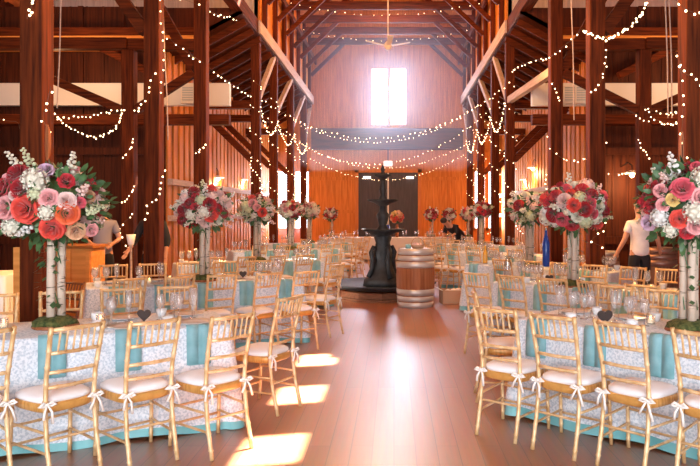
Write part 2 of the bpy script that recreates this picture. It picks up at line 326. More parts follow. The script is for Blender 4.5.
# ------------------------------------------------------------------ nave posts, plates, braces
PY = [6.5, 9.72, 12.15, 17.0, 19.5, 22.7, 26.0]
ORD = ['first', 'second', 'third', 'fourth', 'fifth', 'sixth', 'seventh', 'eighth']
pw = .225
for i, y in enumerate(PY):
    for sd, x0 in (('left', LP - pw), ('right', RP)):
        o = st(MB().box(x0, x0 + pw, y, y + pw, 0, 8.4 if y < 17 else 6.05), 'post', WZ, '%s squared timber post of the nave on the %s, counted from the front' % (ORD[i], sd), 'post', .015)
for sd, x, a in (('left', LP - pw / 2, -1), ('right', RP + pw / 2, 1)):
    st(MB().bar((x, 5, 6.2), (x, YE, 6.2), .24, .32), 'plate', WY, 'long level plate beam over the %s nave posts' % sd, 'beam', .015)
    xx = x - a * .15
    st(MB().box(xx - .025, xx + .025, 16.8, YE, 6.03, 6.34), 'fascia_board', GREYW, 'pale weathered board along the nave side of the %s plate' % sd, 'board')
    for i, (y0, y1) in enumerate(((17.1, 19.35), (19.6, 22.6), (22.8, 25.8), (26.1, 27.9))):
        st(MB().bar((x - a * .05, y0 + .1, 4.5), (x - a * .05, y1, 6.0), .12, .15), 'brace', GREYW, 'pale diagonal brace rising from the %s %s post to the plate' % (ORD[i + 3], sd), 'brace', .01)
    # outward braces on the near posts
    for i, y, z0, z1, L in ((1, 9.72, 4.2, 5.6, 1.0), (2, 12.15, 4.15, 5.5, .75)):
        st(MB().bar((x + a * .12, y + .11, z0), (x + a * (.12 + L), y + .11, z1), .15, .17), 'brace', WX, 'steep brace rising outwards from the %s %s post' % (ORD[i], sd), 'brace', .01)
    # cross beams
    xo = WL if a < 0 else WR
    st(MB().bar((x, 17.1, 6.15), (xo, 17.1, 6.15), .25, .34), 'cross_beam', WX, 'dark level cross beam running outwards from the fourth %s post' % sd, 'beam', .015)
    st(MB().bar((x + a * .6, 14.62, 5.24), (xo, 14.62, 5.20), .3, .28), 'cross_beam', wood('lit_beam_' + sd, (.58, .20, .04), (.80, .33, .08), 'X'), 'cross beam coloured as lit orange above the white duct on the %s' % sd, 'beam', .015)  # warm light on this beam is put into its colour
    st(MB().bar((x + a * .6, 14.62, 5.44), (xo, 14.62, 5.44), .3, .19), 'cross_beam', WX, 'dark cross beam stacked on the lit-coloured one on the %s' % sd, 'beam', .015)
    st(MB().bar((x, 14.4, 3.55), (xo, 14.4, 3.55), .2, .22), 'cross_beam', WX, 'dark lower cross beam under the white duct on the %s' % sd, 'beam', .015)
    # outer row posts with braces
    xp = -4.75 if a < 0 else 4.48
    st(MB().box(xp - .11, xp + .11, 12.1, 12.32, 0, 4.5), 'post', WZ, 'slimmer outer timber post between the second nave post and the partition on the %s' % sd, 'post', .015)
    st(MB().bar((xp, 12.2, 4.6), (x, 12.26, 4.6), .2, .2), 'tie_beam', WX, 'short tie beam from the outer %s post to the nave' % sd, 'beam', .015)
    st(MB().bar((xp, 12.15, 4.6), (xp + a * 4, 12.15, 4.6), .2, .2), 'tie_beam', WX, 'tie beam running outwards from the outer %s post' % sd, 'beam', .015)
    st(MB().bar((xp + a * .1, 12.21, 3.42), (xp + a * 1.9, 12.21, 4.2), .13, .15), 'brace', WX, 'long brace falling onto the outer %s post from outside' % sd, 'brace', .01)
    st(MB().bar((xp - a * .1, 12.21, 3.42), (x + a * .12, 12.21, 4.1), .13, .15), 'brace', WX, 'brace between the outer %s post and the nave post' % sd, 'brace', .01)
    st(MB().bar((xp + a * .3, 14.5, 4.5), (xp + a * 1.5, 14.5, 5.1), .13, .15), 'brace', WX, 'short brace under the lit-coloured cross beam on the %s' % sd, 'brace', .01)
    # aisle knee braces further down
    xw = XL if a < 0 else XR
    for k, y in enumerate((17.1, 19.6, 22.8)):
        st(MB().bar((x + a * .1, y, 2.9), (xw - a * .1, y, 4.2), .13, .16), 'brace', WX, 'aisle brace behind the %s post on the %s' % (ORD[k + 3], sd), 'brace', .01)
        st(MB().bar((x, y + .05, 4.3), (xw, y + .05, 4.3), .18, .2), 'tie_beam', WX, 'aisle tie beam behind the %s post on the %s' % (ORD[k + 3], sd), 'beam', .01)
    # white duct with a grille
    xe = (-3.55, 2.98)[a > 0]
    if a > 0: st(MB().bar((x - .02, 12.35, 4.16), (x - .02, 17.0, 4.40), .13, .16), 'brace', GREYW, 'pale tie board between the third and fourth right posts', 'board', .01)
    o = st(MB().box(min(xe, xo), max(xe, xo), 14.66, 15.9 if False else 14.82, 3.9, 4.38), 'duct_box', WHITE, 'long white boxed duct across the %s side' % sd, 'duct')
    xa = -4.43 if a < 0 else 3.9
    v = empty('vent_grille', (xa, 14.6, 4.12), label='small white framed vent grille on the %s duct' % sd, cat='vent')
    hw = .12 if a < 0 else .24
    MB().box(-hw, hw, 0, .05, -.16, .16).build('backing', VENT, v)
    m = MB().box(-hw - .03, -hw, -.03, .05, -.19, .19).box(hw, hw + .03, -.03, .05, -.19, .19).box(-hw, hw, -.03, .05, .16, .19).box(-hw, hw, -.03, .05, -.19, -.16)
    if a > 0: m.box(-.015, .015, -.03, .05, -.16, .16)
    m.build('frame', WHITE, v)
    m = MB()
    for k in range(6): m.box(-hw, hw, -.012, 0, -.15 + k * .052, -.13 + k * .052)
    m.build('slat', WHITE, v)
# nave frames above the plate: studs, collars, knee braces
fy = [17.6 + 1.55 * k for k in range(7)]
for k, y in enumerate(fy):
    st(MB().bar((LP, y, 8.35), (RP, y, 8.35), .14, .26), 'collar_beam', WX, '%s collar beam across the nave roof, counted from the front' % ORD[k], 'beam', .012)
    st(MB().bar((LP - .1, y + .1, zn(LP) - .12), (NC, y + .1, 11.36), .09, .18), 'rafter', WX, 'left roof rafter above the %s collar beam' % ORD[k], 'rafter')
    st(MB().bar((RP + .1, y + .1, zn(RP) - .12), (NC, y + .1, 11.36), .09, .18), 'rafter', WX, 'right roof rafter above the %s collar beam' % ORD[k], 'rafter')
    for sd, x, a in (('left', LP + .02, 1), ('right', RP - .02, -1)):
        st(MB().box(x - .06, x + .06, y - .06, y + .06, 6.36, 8.9), 'stud', WZ, 'upper wall stud under the %s collar beam on the %s' % (ORD[k], sd), 'stud')
        st(MB().bar((x + a * .06, y, 7.0), (x + a * 1.35, y, 8.25), .08, .13), 'knee_brace', WX, 'knee brace under the %s collar beam on the %s' % (ORD[k], sd), 'brace')
for sd, x in (('left', LP + .15), ('right', RP - .15)):
    st(MB().bar((x, YT, 7.75), (x, YE, 7.75), .06, .2), 'girt', WY, 'level girt board along the %s upper studs' % sd, 'board')
# white two-bladed lamp/fan high in the nave
p = W(388, 45, 20.8); o = empty('ceiling_fan', p, label='white ceiling fan with swept blades hanging before the far window', cat='fan')
MB().lathe([(.0, -.16), (.07, -.15), (.12, -.05), (.11, .05), (.04, .12), (.0, .12)], 14).build('hub', WHITE, o, True)
MB().tube([(0, 0, .1), (0, 0, 8.3 - p.z)], .02).build('rod', WHITE, o)
for k in range(4):
    a = k * PI / 2 + .15; dx, dy = math.cos(a), math.sin(a)
    MB().bar((dx * .1, dy * .1, -.02), (dx * .68, dy * .68, .10), .15, .014).build('blade', WHITE, o)

# ------------------------------------------------------------------ gold chairs
def bamboo(mb, pts, r, n=8, ring=.105):
    """rod with bamboo knuckles"""
    P = [Vector(p) for p in pts]; out = []; rad = []
    L = sum((P[i + 1] - P[i]).length for i in range(len(P) - 1)); done = 0; nxt = ring * .6
    for i in range(len(P) - 1):
        a, b_ = P[i], P[i + 1]; ln = (b_ - a).length; out.append(a); rad.append(r)
        while nxt < done + ln - .012:
            t = (nxt - done) / ln
            for dt, k in ((-.008, 1), (0, 1.28), (.008, 1)): out.append(a.lerp(b_, t + dt / ln)); rad.append(r * k)
            nxt += ring
        done += ln
    out.append(P[-1]); rad.append(r); mb.tube(out, rad, n); return mb
def round_sq(hx0, hx1, hy0, hy1, n=32, e=4):
    o = []
    for j in range(n):
        t = 2 * PI * j / n; c, s = math.cos(t), math.sin(t)
        x = math.copysign(abs(c) ** (2 / e), c); y = math.copysign(abs(s) ** (2 / e), s)
        w = hx0 + (hx1 - hx0) * (y + 1) / 2
        o.append((x * w, (hy0 + hy1) / 2 + y * (hy1 - hy0) / 2))
    return o
def loft(mb, loops):
    n = len(loops[0]); b = len(mb.v)
    for lp in loops: mb.v += [tuple(p) for p in lp]
    for i in range(len(loops) - 1):
        for j in range(n): mb.f.append((b + i * n + j, b + i * n + (j + 1) % n, b + (i + 1) * n + (j + 1) % n, b + (i + 1) * n + j))
    mb.f.append(tuple(b + j for j in reversed(range(n)))); mb.f.append(tuple(b + (len(loops) - 1) * n + j for j in range(n)))
    return mb
def make_chair(metal, seatm, detail=True, cushion=True):
    t = empty('chiavari_chair')
    rx, fx = .150, .185
    rear = lambda s: [(s * (rx + .004), -.255, 0), (s * (rx + .004), -.20, .22), (s * rx, -.172, .44), (s * (rx + .002), -.19, .62), (s * (rx + .012), -.268, .925)]
    def ry(z): return -.172 - (.018 * (z - .44) / .18 if z < .62 else .018 + .078 * (z - .62) / .305)
    n = 8 if detail else 5
    if not detail:
        m = MB()
        for s in (-1, 1): m.tube(rear(s), .014, n).tube([(s * fx, .185, 0), (s * fx, .17, .44)], .013, n)
        for z in (.905, .76, .64, .55): m.tube([(-rx, ry(z), z), (rx, ry(z), z)], .011, n)
        for k in range(6): x = -rx + (k + 1) * 2 * rx / 7; m.tube([(x, ry(.76), .76), (x, ry(.905), .905)], .007, 4)
        for z in (.17, .29): m.tube([(-fx, .18, z), (fx, .18, z)], .008, 4); [m.tube([(s * fx, .18, z), (s * rx, -.2, z)], .008, 4) for s in (-1, 1)]
        m.build('frame', metal, t, True)
    else:
        for s in (-1, 1):
            bamboo(MB(), rear(s), .0145).build('leg', metal, t, True)
            bamboo(MB(), [(s * (fx + .006), .20, 0), (s * fx, .172, .44)], .0135).build('leg', metal, t, True)
        for z, r in ((.908, .0135), (.765, .0115), (.645, .0115), (.555, .0115)):
            bamboo(MB(), [(-rx, ry(z), z), (0, ry(z) - .02, z), (rx, ry(z), z)], r).build('back_rail', metal, t, True)
        for k in range(6):
            x = -rx + (k + 1) * 2 * rx / 7; bow = -.02 * (1 - (x / rx) ** 2)
            bamboo(MB(), [(x, ry(.765) + bow, .765), (x, ry(.908) + bow, .908)], .0068, 6, .07).build('spindle', metal, t, True)
        for z in (.15, .27):
            bamboo(MB(), [(-fx, .19 if z < .2 else .182, z), (fx, .19 if z < .2 else .182, z)], .0085, 6).build('stretcher', metal, t, True)
            for s in (-1, 1):
                bamboo(MB(), [(s * fx, .188 if z < .2 else .18, z + .02), (s * (rx + .006), -.21 if z < .2 else -.19, z + .02)], .0085, 6).build('stretcher', metal, t, True)
        bamboo(MB(), [(-rx, -.195, .245), (rx, -.195, .245)], .0085, 6).build('stretcher', metal, t, True)
    lp = [round_sq(.168 + d, .20 + d, -.185 - d, .195 + d) for d in (-.012, 0, 0, -.006)]
    loft(MB(), [[(x, y, z) for x, y in q] for q, z in zip(lp, (.40, .408, .448, .455))]).build('seat', seatm, t, True)
    if cushion:
        lp = [round_sq(.16 + d, .195 + d, -.165 - d, .19 + d) for d in (-.004, .006, .004, -.02, -.07, -.14)]
        cu = loft(MB(), [[(x, y, z) for x, y in q] for q, z in zip(lp, (.452, .465, .482, .497, .508, .512))]).build('cushion', CUSH, t, True)
        for s in (-1, 1):
            m = MB(); x, y, z = s * rx, -.196, .462
            for a in (-1, 1):
                m.tube([(x, y, z), (x + a * .028, y - .012, z + .012), (x + a * .05, y - .006, z - .004), (x + a * .022, y - .008, z - .010), (x, y, z)], [.006, .010, .009, .007, .005], 6)
                m.tube([(x, y - .004, z), (x + a * .022, y - .016, z - .045), (x + a * (.035 + .008 * s), y - .014, z - .10 - .015 * a)], [.005, .008, .009], 5)
            m.tube([(x - .017, y + .004, z - .004), (x - .012, y - .008, z), (x + .012, y - .008, z), (x + .017, y + .004, z - .004)], .008, 6)
            m.tube([(x + .017, y + .004, z), (x, y + .045, z)], .006, 5)
            m.build('ribbon_tie', RIB, cu, True)
    return t
PROTO = {}
def chair(kind, x, y, deg, label, group):
    if not seen(x, y, .9, 60) and not seen(x, y, .4, 60): return
    if kind not in PROTO:
        o = PROTO[kind] = make_chair(*{'near': (GOLD, SEATW), 'far': (GOLD, SEATW, False), 'brown': (BROWNCH, BROWNCH, False, False)}[kind])
        o.name = 'wooden_chair' if kind == 'brown' else 'chiavari_chair'
    else: o = copy_tree(PROTO[kind])
    o.location = (x, y, 0); o.rotation_euler = (0, 0, math.radians(deg)); tag(o, label, 'chair', group)
    return o

# ------------------------------------------------------------------ cloths
def rrect(L, D, r, n=120):
    """points round a rounded rectangle, with outward normals and arc length"""
    segs = [((-L / 2 + r, -D / 2), (L / 2 - r, -D / 2), None), ((L / 2 - r, -D / 2 + r), None, -PI / 2), ((L / 2, -D / 2 + r), (L / 2, D / 2 - r), None), ((L / 2 - r, D / 2 - r), None, 0),
            ((L / 2 - r, D / 2), (-L / 2 + r, D / 2), None), ((-L / 2 + r, D / 2 - r), None, PI / 2), ((-L / 2, D / 2 - r), (-L / 2, -D / 2 + r), None), ((-L / 2 + r, -D / 2 + r), None, PI)]
    P = []; s = 0
    for a, b_, ang in segs:
        if ang is None:
            ln = math.hypot(b_[0] - a[0], b_[1] - a[1]); k = max(2, int(ln / .045)); nx, ny = (b_[1] - a[1]) / ln, -(b_[0] - a[0]) / ln
            for i in range(k): t = i / k; P.append((a[0] + (b_[0] - a[0]) * t, a[1] + (b_[1] - a[1]) * t, nx, ny, s + ln * t, 0))
        else:
            ln = r * PI / 2; k = 8
            for i in range(k):
                t = ang + PI / 2 * i / k; P.append((a[0] + r * math.cos(t), a[1] + r * math.sin(t), math.cos(t), math.sin(t), s + ln * i / k, math.sin(PI * i / k)))
        s += ln
    return P
def cloth(name, m, loc, rz, L, D, top, bottom, flare, seed, inset=0, corner=.07):
    P = rrect(L, D, .06); rnd = random.Random(seed); ph = [rnd.uniform(0, 6.3) for _ in range(4)]
    lv = [top, top - .004, top - .016, top - .05, top - .15, top - .28, top - .42, (top + bottom) / 2 - .12, bottom + .14, bottom + .05, bottom]
    mb = MB(); loops = []
    for i, z in enumerate(lv):
        d = max(0, top - z) / top; lp = []
        for x, y, nx, ny, s, cr in P:
            fold = math.sin(s * 11 + ph[0]) * .5 + math.sin(s * 19.3 + ph[1]) * .35 + math.sin(s * 5.1 + ph[2]) * .4
            o = (-.012 if i == 0 else 0) - inset + flare * d ** .9 + .020 * fold * d ** 1.2 + corner * cr * d
            lp.append((x + nx * o, y + ny * o, z + (.012 * math.sin(s * 7 + ph[3]) if i == len(lv) - 1 else 0)))
        loops.append(lp)
    n = len(P); mb.v = [p for lp in loops for p in lp]
    for i in range(len(lv) - 1):
        for j in range(n): mb.f.append((i * n + j, (i + 1) * n + j, (i + 1) * n + (j + 1) % n, i * n + (j + 1) % n))
    mb.f.append(tuple(range(n)))
    o = mb.build(name, m, None, True); o.location = loc; o.rotation_euler = (0, 0, rz); return o

# ------------------------------------------------------------------ tableware prototypes
ME = {}
def proto(key, name, mb, m, smooth=True):
    if key not in ME: ME[key] = mb().mesh(name, m, smooth)
    return ME[key]
def wine(): return MB().lathe([(0, 0), (.034, 0), (.033, .003), (.006, .008), (.0045, .07), (.006, .085), (.026, .10), (.037, .13), (.036, .165), (.030, .20), (.0285, .20), (.034, .165), (.034, .13), (.022, .103), (0, .092)], 12)
def flute(): return MB().lathe([(0, 0), (.032, 0), (.03, .003), (.005, .008), (.004, .075), (.008, .085), (.022, .12), (.026, .17), (.023, .24), (.0215, .24), (.024, .17), (.02, .12), (0, .09)], 12)
def plate(): return MB().lathe([(0, 0), (.075, .0), (.09, .004), (.135, .014), (.137, .017), (.09, .009), (.07, .006), (0, .006)], 24)
def cup(): return MB().lathe([(0, 0), (.024, 0), (.03, .006), (.040, .035), (.043, .062), (.040, .062), (.036, .035), (.026, .01), (0, .008)], 14)
def votive(): return MB().lathe([(0, 0), (.026, 0), (.03, .005), (.034, .07), (.032, .07), (.028, .008), (0, .006)], 12)
def pitcher(): return MB().lathe([(0, 0), (.05, 0), (.055, .01), (.062, .08), (.045, .15), (.034, .19), (.042, .22), (.039, .22), (.031, .19), (.042, .15), (.058, .08), (.05, .012), (0, .01)], 14)
def napkin():
    m = MB(); w = .085; pr = [(.03, .010), (.02, .012), (-.006, .006), (-.020, -.02), (-.028, -.12), (-.036, -.27)]
    t = .007
    for sx0, sx1, dz in ((-w, -.004, 0), (.004, w, .0), (-w + .01, w - .01, -.004)):
        b = len(m.v)
        for y, z in pr: m.v += [(sx0, y, z + dz), (sx1, y, z + dz), (sx1, y + (.001 if z > 0 else t), z + dz - (t if z > 0 else 0)), (sx0, y + (.001 if z > 0 else t), z + dz - (t if z > 0 else 0))]
        for i in range(len(pr) - 1):
            for j in range(4): m.f.append((b + i * 4 + j, b + i * 4 + (j + 1) % 4, b + i * 4 + 4 + (j + 1) % 4, b + i * 4 + 4 + j))
        m.f.append((b, b + 1, b + 2, b + 3)); e = b + (len(pr) - 1) * 4; m.f.append((e + 3, e + 2, e + 1, e))
    return m
def put(name, me, loc, rz, label, cat, group, tilt=0):
    o = link(name, me); o.location = loc; o.rotation_euler = (tilt, 0, rz); return tag(o, label, cat, group)

# ------------------------------------------------------------------ flowers
def rose_mesh(m, key):
    def f():
        mb = MB()
        for li, (npet, r0, h, op, wd, z0) in enumerate(((3, .20, .80, .25, 1.2, 0), (4, .36, .80, .5, 1.0, -.03), (5, .55, .74, .9, .85, -.10), (6, .75, .62, 1.25, .75, -.22), (7, .84, .50, 1.3, .62, -.42))):
            for p in range(npet):
                a = 2 * PI * p / npet + li * .7; b = len(mb.v); NU, NV = 5, 4
                for v in range(NV):
                    vv = v / (NV - 1)
                    for u in range(NU):
                        uu = u / (NU - 1) * 2 - 1
                        rr = r0 * (.35 + .65 * vv ** .6) * (1 + .10 * uu * uu) + (.10 * op * vv ** 3)
                        ang = a + uu * wd * (.5 + .5 * vv ** .5)
                        z = z0 + h * vv - .12 * uu * uu * vv - .14 * op * max(0, vv - .7) / .3
                        mb.v.append((rr * math.cos(ang), rr * math.sin(ang), z))
                for v in range(NV - 1):
                    for u in range(NU - 1): mb.f.append((b + v * NU + u, b + v * NU + u + 1, b + (v + 1) * NU + u + 1, b + (v + 1) * NU + u))
        return mb
    return proto('rose' + key, 'rose', f, m)
def hyd_mesh(m, key):
    def f():
        mb = MB(); N = 46; r = random.Random(5)
        mb.ball((0, 0, 0), .72, 8, 6)
        for i in range(N):
            z = 1 - 2 * (i + .5) / N
            if z < -.55: continue
            a = i * 2.39996; s = math.sqrt(1 - z * z); d = Vector((s * math.cos(a), s * math.sin(a), z))
            t = d.cross(Vector((0, 0, 1)) if abs(z) < .9 else Vector((1, 0, 0))).normalized(); q = d.cross(t); sp = r.uniform(0, 1.5)
            for k in range(4):
                e = t * math.cos(sp + k * PI / 2) + q * math.sin(sp + k * PI / 2); g = d.cross(e)
                c = d * .86
                mb.add([c, c + e * .15 + g * .12 + d * .05, c + e * .27 + d * .10, c + e * .15 - g * .12 + d * .05], [(0, 1, 2, 3)])
        return mb
    return proto('hyd' + key, 'hydrangea', f, m)
def stock_mesh(m, key):
    def f():
        mb = MB(); r = random.Random(3)
        for k in range(16):
            h = -.6 + k * .14; a = k * 2.4; rad = .42 * (1 - .045 * k)
            mb.ball((rad * math.cos(a), rad * math.sin(a), h), .27 * (1 - .03 * k), 6, 4, (1, 1, .8))
        return mb
    return proto('stock' + key, 'stock', f, m)
def foliage_mesh(key, rx, rz, n, sz):
    def f():
        mb = MB(); r = random.Random(11)
        for i in range(n):
            z = 1 - 2 * (i + .5) / n; a = i * 2.39996; s = math.sqrt(1 - z * z); d = Vector((s * math.cos(a), s * math.sin(a), z))
            p = Vector((d.x * rx, d.y * rx, d.z * rz)) * r.uniform(.70, .97)
            e = (d + Vector((r.uniform(-.9, .9), r.uniform(-.9, .9), r.uniform(-.9, .9)))).normalized(); g = e.cross(d)
            if g.length < .1: g = e.cross(Vector((0, 0, 1)))
            g.normalize(); nn = e.cross(g); L = sz * r.uniform(.7, 1.3); w = L * .28
            mb.add([p, p + e * L * .35 + g * w, p + e * L * .75 + g * w * .7 - nn * L * .06, p + e * L - nn * L * .15, p + e * L * .75 - g * w * .7 - nn * L * .06, p + e * L * .35 - g * w, p + e * L * .5 + nn * L * .06],
                   [(0, 1, 6), (1, 2, 6), (2, 3, 6), (3, 4, 6), (4, 5, 6), (5, 0, 6)])
        mb.ball((0, 0, 0), min(rx, rz) * .66, 10, 8, (rx / min(rx, rz), rx / min(rx, rz), rz / min(rx, rz)))
        return mb
    return proto('fol' + key, 'foliage', f, LEAF)
FL = {k: noisy(mat('petal_' + k, c, .55, sheen=.2), tuple(v * .78 for v in c), c, 3, bump=0) for k, c in dict(
    coral=(.80, .075, .05), red=(.60, .025, .04), crimson=(.42, .012, .02), orange=(.85, .14, .04), pink=(.90, .42, .42), deep=(.74, .10, .14), lavender=(.72, .48, .62),
    blush=(.86, .60, .55), peach=(.88, .52, .30), ivory=(.84, .80, .66), white=(.86, .84, .80), green=(.66, .70, .44), yellow=(.85, .60, .20)).items()}
def flower(parent, kind, col, p, d, s):
    s *= 1.18
    me = {'rose': rose_mesh, 'hydrangea': hyd_mesh, 'stock': stock_mesh}[kind](FL[col], col)
    o = link(kind, me, parent); o.location = p; o.rotation_mode = 'QUATERNION'; o.rotation_quaternion = Vector((0, 0, 1)).rotation_difference(Vector(d).normalized()) @ Quaternion((0, 0, 1), R.uniform(0, 6)); o.scale = (s,) * 3
    return o
LFRONT = [(52, 209, 'rose', 'coral', 12), (20, 190, 'rose', 'red', 10), (35, 176, 'rose', 'crimson', 10), (47, 190, 'rose', 'crimson', 10), (57, 183, 'hydrangea', 'ivory', 11), (61, 172, 'rose', 'lavender', 7),
          (82, 182, 'rose', 'red', 7), (72, 199, 'rose', 'pink', 8), (86, 213, 'rose', 'orange', 10), (71, 228, 'rose', 'coral', 10), (86, 202, 'rose', 'blush', 8), (30, 208, 'rose', 'pink', 10), (14, 226, 'rose', 'red', 9),
          (32, 226, 'hydrangea', 'ivory', 8), (47, 229, 'stock', 'white', 7), (87, 231, 'rose', 'peach', 8), (98, 230, 'rose', 'pink', 6), (24, 165, 'stock', 'ivory', 8), (37, 163, 'stock', 'green', 8), (78, 166, 'stock', 'ivory', 8),
          (95, 192, 'stock', 'blush', 8), (101, 211, 'stock', 'green', 7), (5, 206, 'hydrangea', 'green', 9), (7, 192, 'rose', 'lavender', 8), (70, 212, 'hydrangea', 'ivory', 7), (40, 196, 'rose', 'blush', 5), (24, 180, 'rose', 'pink', 6), (60, 196, 'hydrangea', 'green', 6),
          (3, 222, 'rose', 'crimson', 8), (95, 203, 'rose', 'deep', 5), (12, 213, 'stock', 'white', 6)]
RFRONT = [(666, 190, 'rose', 'deep', 10), (681, 199, 'rose', 'pink', 9), (676, 212, 'hydrangea', 'ivory', 10), (685, 180, 'hydrangea', 'ivory', 10), (664, 219, 'rose', 'coral', 8), (679, 224, 'rose', 'pink', 9), (695, 222, 'rose', 'deep', 9), (666, 168, 'stock', 'white', 9),
          (650, 191, 'rose', 'pink', 6), (651, 205, 'rose', 'pink', 6), (658, 200, 'rose', 'yellow', 6), (650, 217, 'hydrangea', 'white', 8), (697, 193, 'hydrangea', 'green', 9), (684, 169, 'rose', 'deep', 6), (697, 206, 'rose', 'blush', 8), (673, 231, 'rose', 'red', 7), (700, 172, 'rose', 'pink', 8),
          (655, 180, 'stock', 'blush', 6), (690, 212, 'hydrangea', 'green', 7), (643, 223, 'rose', 'lavender', 7), (710, 200, 'rose', 'pink', 9), (712, 216, 'rose', 'coral', 9), (705, 184, 'rose', 'red', 8), (660, 229, 'hydrangea', 'ivory', 7)]
MIX_L = ['crimson', 'red', 'blush', 'ivory', 'pink', 'coral', 'crimson', 'blush', 'crimson', 'peach']
MIX_R = ['crimson', 'deep', 'ivory', 'crimson', 'coral', 'red', 'blush', 'red', 'ivory', 'crimson']
def centrepiece(x, y, zt, zc, rx, rz, front, mixc, nback, fs, detail, label, group, seed, nlog=3):
    rnd = random.Random(seed); t = empty('floral_centrepiece', (x, y, zt), label=label, cat='flower arrangement', group=group); s = F / y
    b = zc - zt
    MB().lathe([(0, 0), (.155, 0), (.16, .006), (.155, .022), (0, .024)], 20, wob=lambda a, i: 1 + .05 * math.sin(3 * a)).build('wood_slice', STAVE, t)
    MB().lathe([(.15, .02), (.14, .05), (.10, .075), (.05, .085), (0, .088)], 22, wob=lambda a, i: 1 + .10 * math.sin(5 * a + i) + .06 * math.sin(11 * a)).build('moss', MOSS, t, True)
    for k in range(nlog):
        a = k * 2.1 + .4; dx, dy = .045 * math.cos(a), .045 * math.sin(a)
        MB().tube([(dx, dy, .03), (dx * .9, dy * 1.0, b * .4), (dx * 1.05 + .006, dy, b - rz * .35)], [.031, .029, .027], 12).build('birch_log', BIRCH, t, True)
    m = MB()
    for k in range(90 if detail else 34):     # trailing greenery down the logs
        u = rnd.random(); a = rnd.uniform(0, 6.3); z = .10 + (b - rz * .6) * (1 - u * u * .9); rr = .05 + .06 * rnd.random() * (.4 + .9 * z / b)
        p = Vector((rr * math.cos(a), rr * math.sin(a), z)); e = Vector((math.cos(a), math.sin(a), rnd.uniform(-1, .2))).normalized(); g = e.cross(Vector((0, 0, 1))).normalized(); L = rnd.uniform(.04, .085); w = L * .3
        m.add([p, p + e * L * .5 + g * w, p + e * L, p + e * L * .5 - g * w], [(0, 1, 2), (0, 2, 3)])
    for k in range(3):
        a = k * 2.2; m.tube([(.05 * math.cos(a + j * .9), .05 * math.sin(a + j * .9), b * (.85 - .17 * j)) for j in range(5)], .004, 5)
    m.build('vine', LEAF, t)
    f = link('foliage', foliage_mesh('%.2f_%.2f_%d' % (rx, rz, detail), rx, rz, 420 if detail else 150, .075 if detail else .09), t); f.location = (0, 0, b)
    for px, py, kind, col, r in front:
        X, Z = (px - CX) / s - x, H + (CY - py) / s - zc
        q = min(.96, math.hypot(X / rx, Z / rz)); yy = -math.sqrt(1 - q * q) * rx
        d = Vector((X / rx, yy / rx, Z / rz)); d = (d + Vector((0, -.25, 0))).normalized()
        flower(t, kind, col, (X, yy * .93, Z + b), d + Vector((0, 0, .1)), r / s * 1.02)
    rnd = random.Random(seed + 3)
    for i in range(nback):
        z = 1 - 2 * (i + .5) / nback
        if z < -.75: continue
        a = i * 2.39996 + seed; sn = math.sqrt(1 - z * z); d = Vector((sn * math.cos(a), sn * math.sin(a), z))
        if front and d.y < -.25: continue
        jit = rnd.uniform(.88, 1.04); kind = rnd.choice(['rose', 'rose', 'rose', 'hydrangea', 'stock'])
        col = rnd.choice(mixc)
        if kind != 'rose': col = rnd.choice(['ivory', 'ivory', 'green', 'blush', 'blush', 'white'])
        jit *= .80 if front else .93
        flower(t, kind, col, (d.x * rx * jit, d.y * rx * jit, d.z * rz * jit + b), d + Vector((0, 0, .15)), fs * rnd.uniform(.75, 1.15))
    return t
def heart_sign(x, y, z, rz, sc, label):
    t = empty('heart_sign', (x, y, z), rz, label=label, cat='sign'); P = []
    for i in range(40):
        a = 2 * PI * i / 40; P.append((16 * math.sin(a) ** 3 / 17, (13 * math.cos(a) - 5 * math.cos(2 * a) - 2 * math.cos(3 * a) - math.cos(4 * a)) / 17))
    m = MB(); k = len(P); m.v = [(px * sc, -.006, pz * sc + sc * 1.25) for px, pz in P] + [(px * sc, .006, pz * sc + sc * 1.25) for px, pz in P]
    m.f = [tuple(range(k)), tuple(reversed(range(k, 2 * k)))] + [(i, k + i, k + (i + 1) % k, (i + 1) % k) for i in range(k)]
    m.build('heart_board', BLACKB, t)
    MB().box(-.004, .004, -.004, .004, 0, sc * .5).build('stem', STAVE, t); MB().lathe([(0, 0), (.03, 0), (.03, .012), (0, .014)], 12).build('base', STAVE, t)
    return t

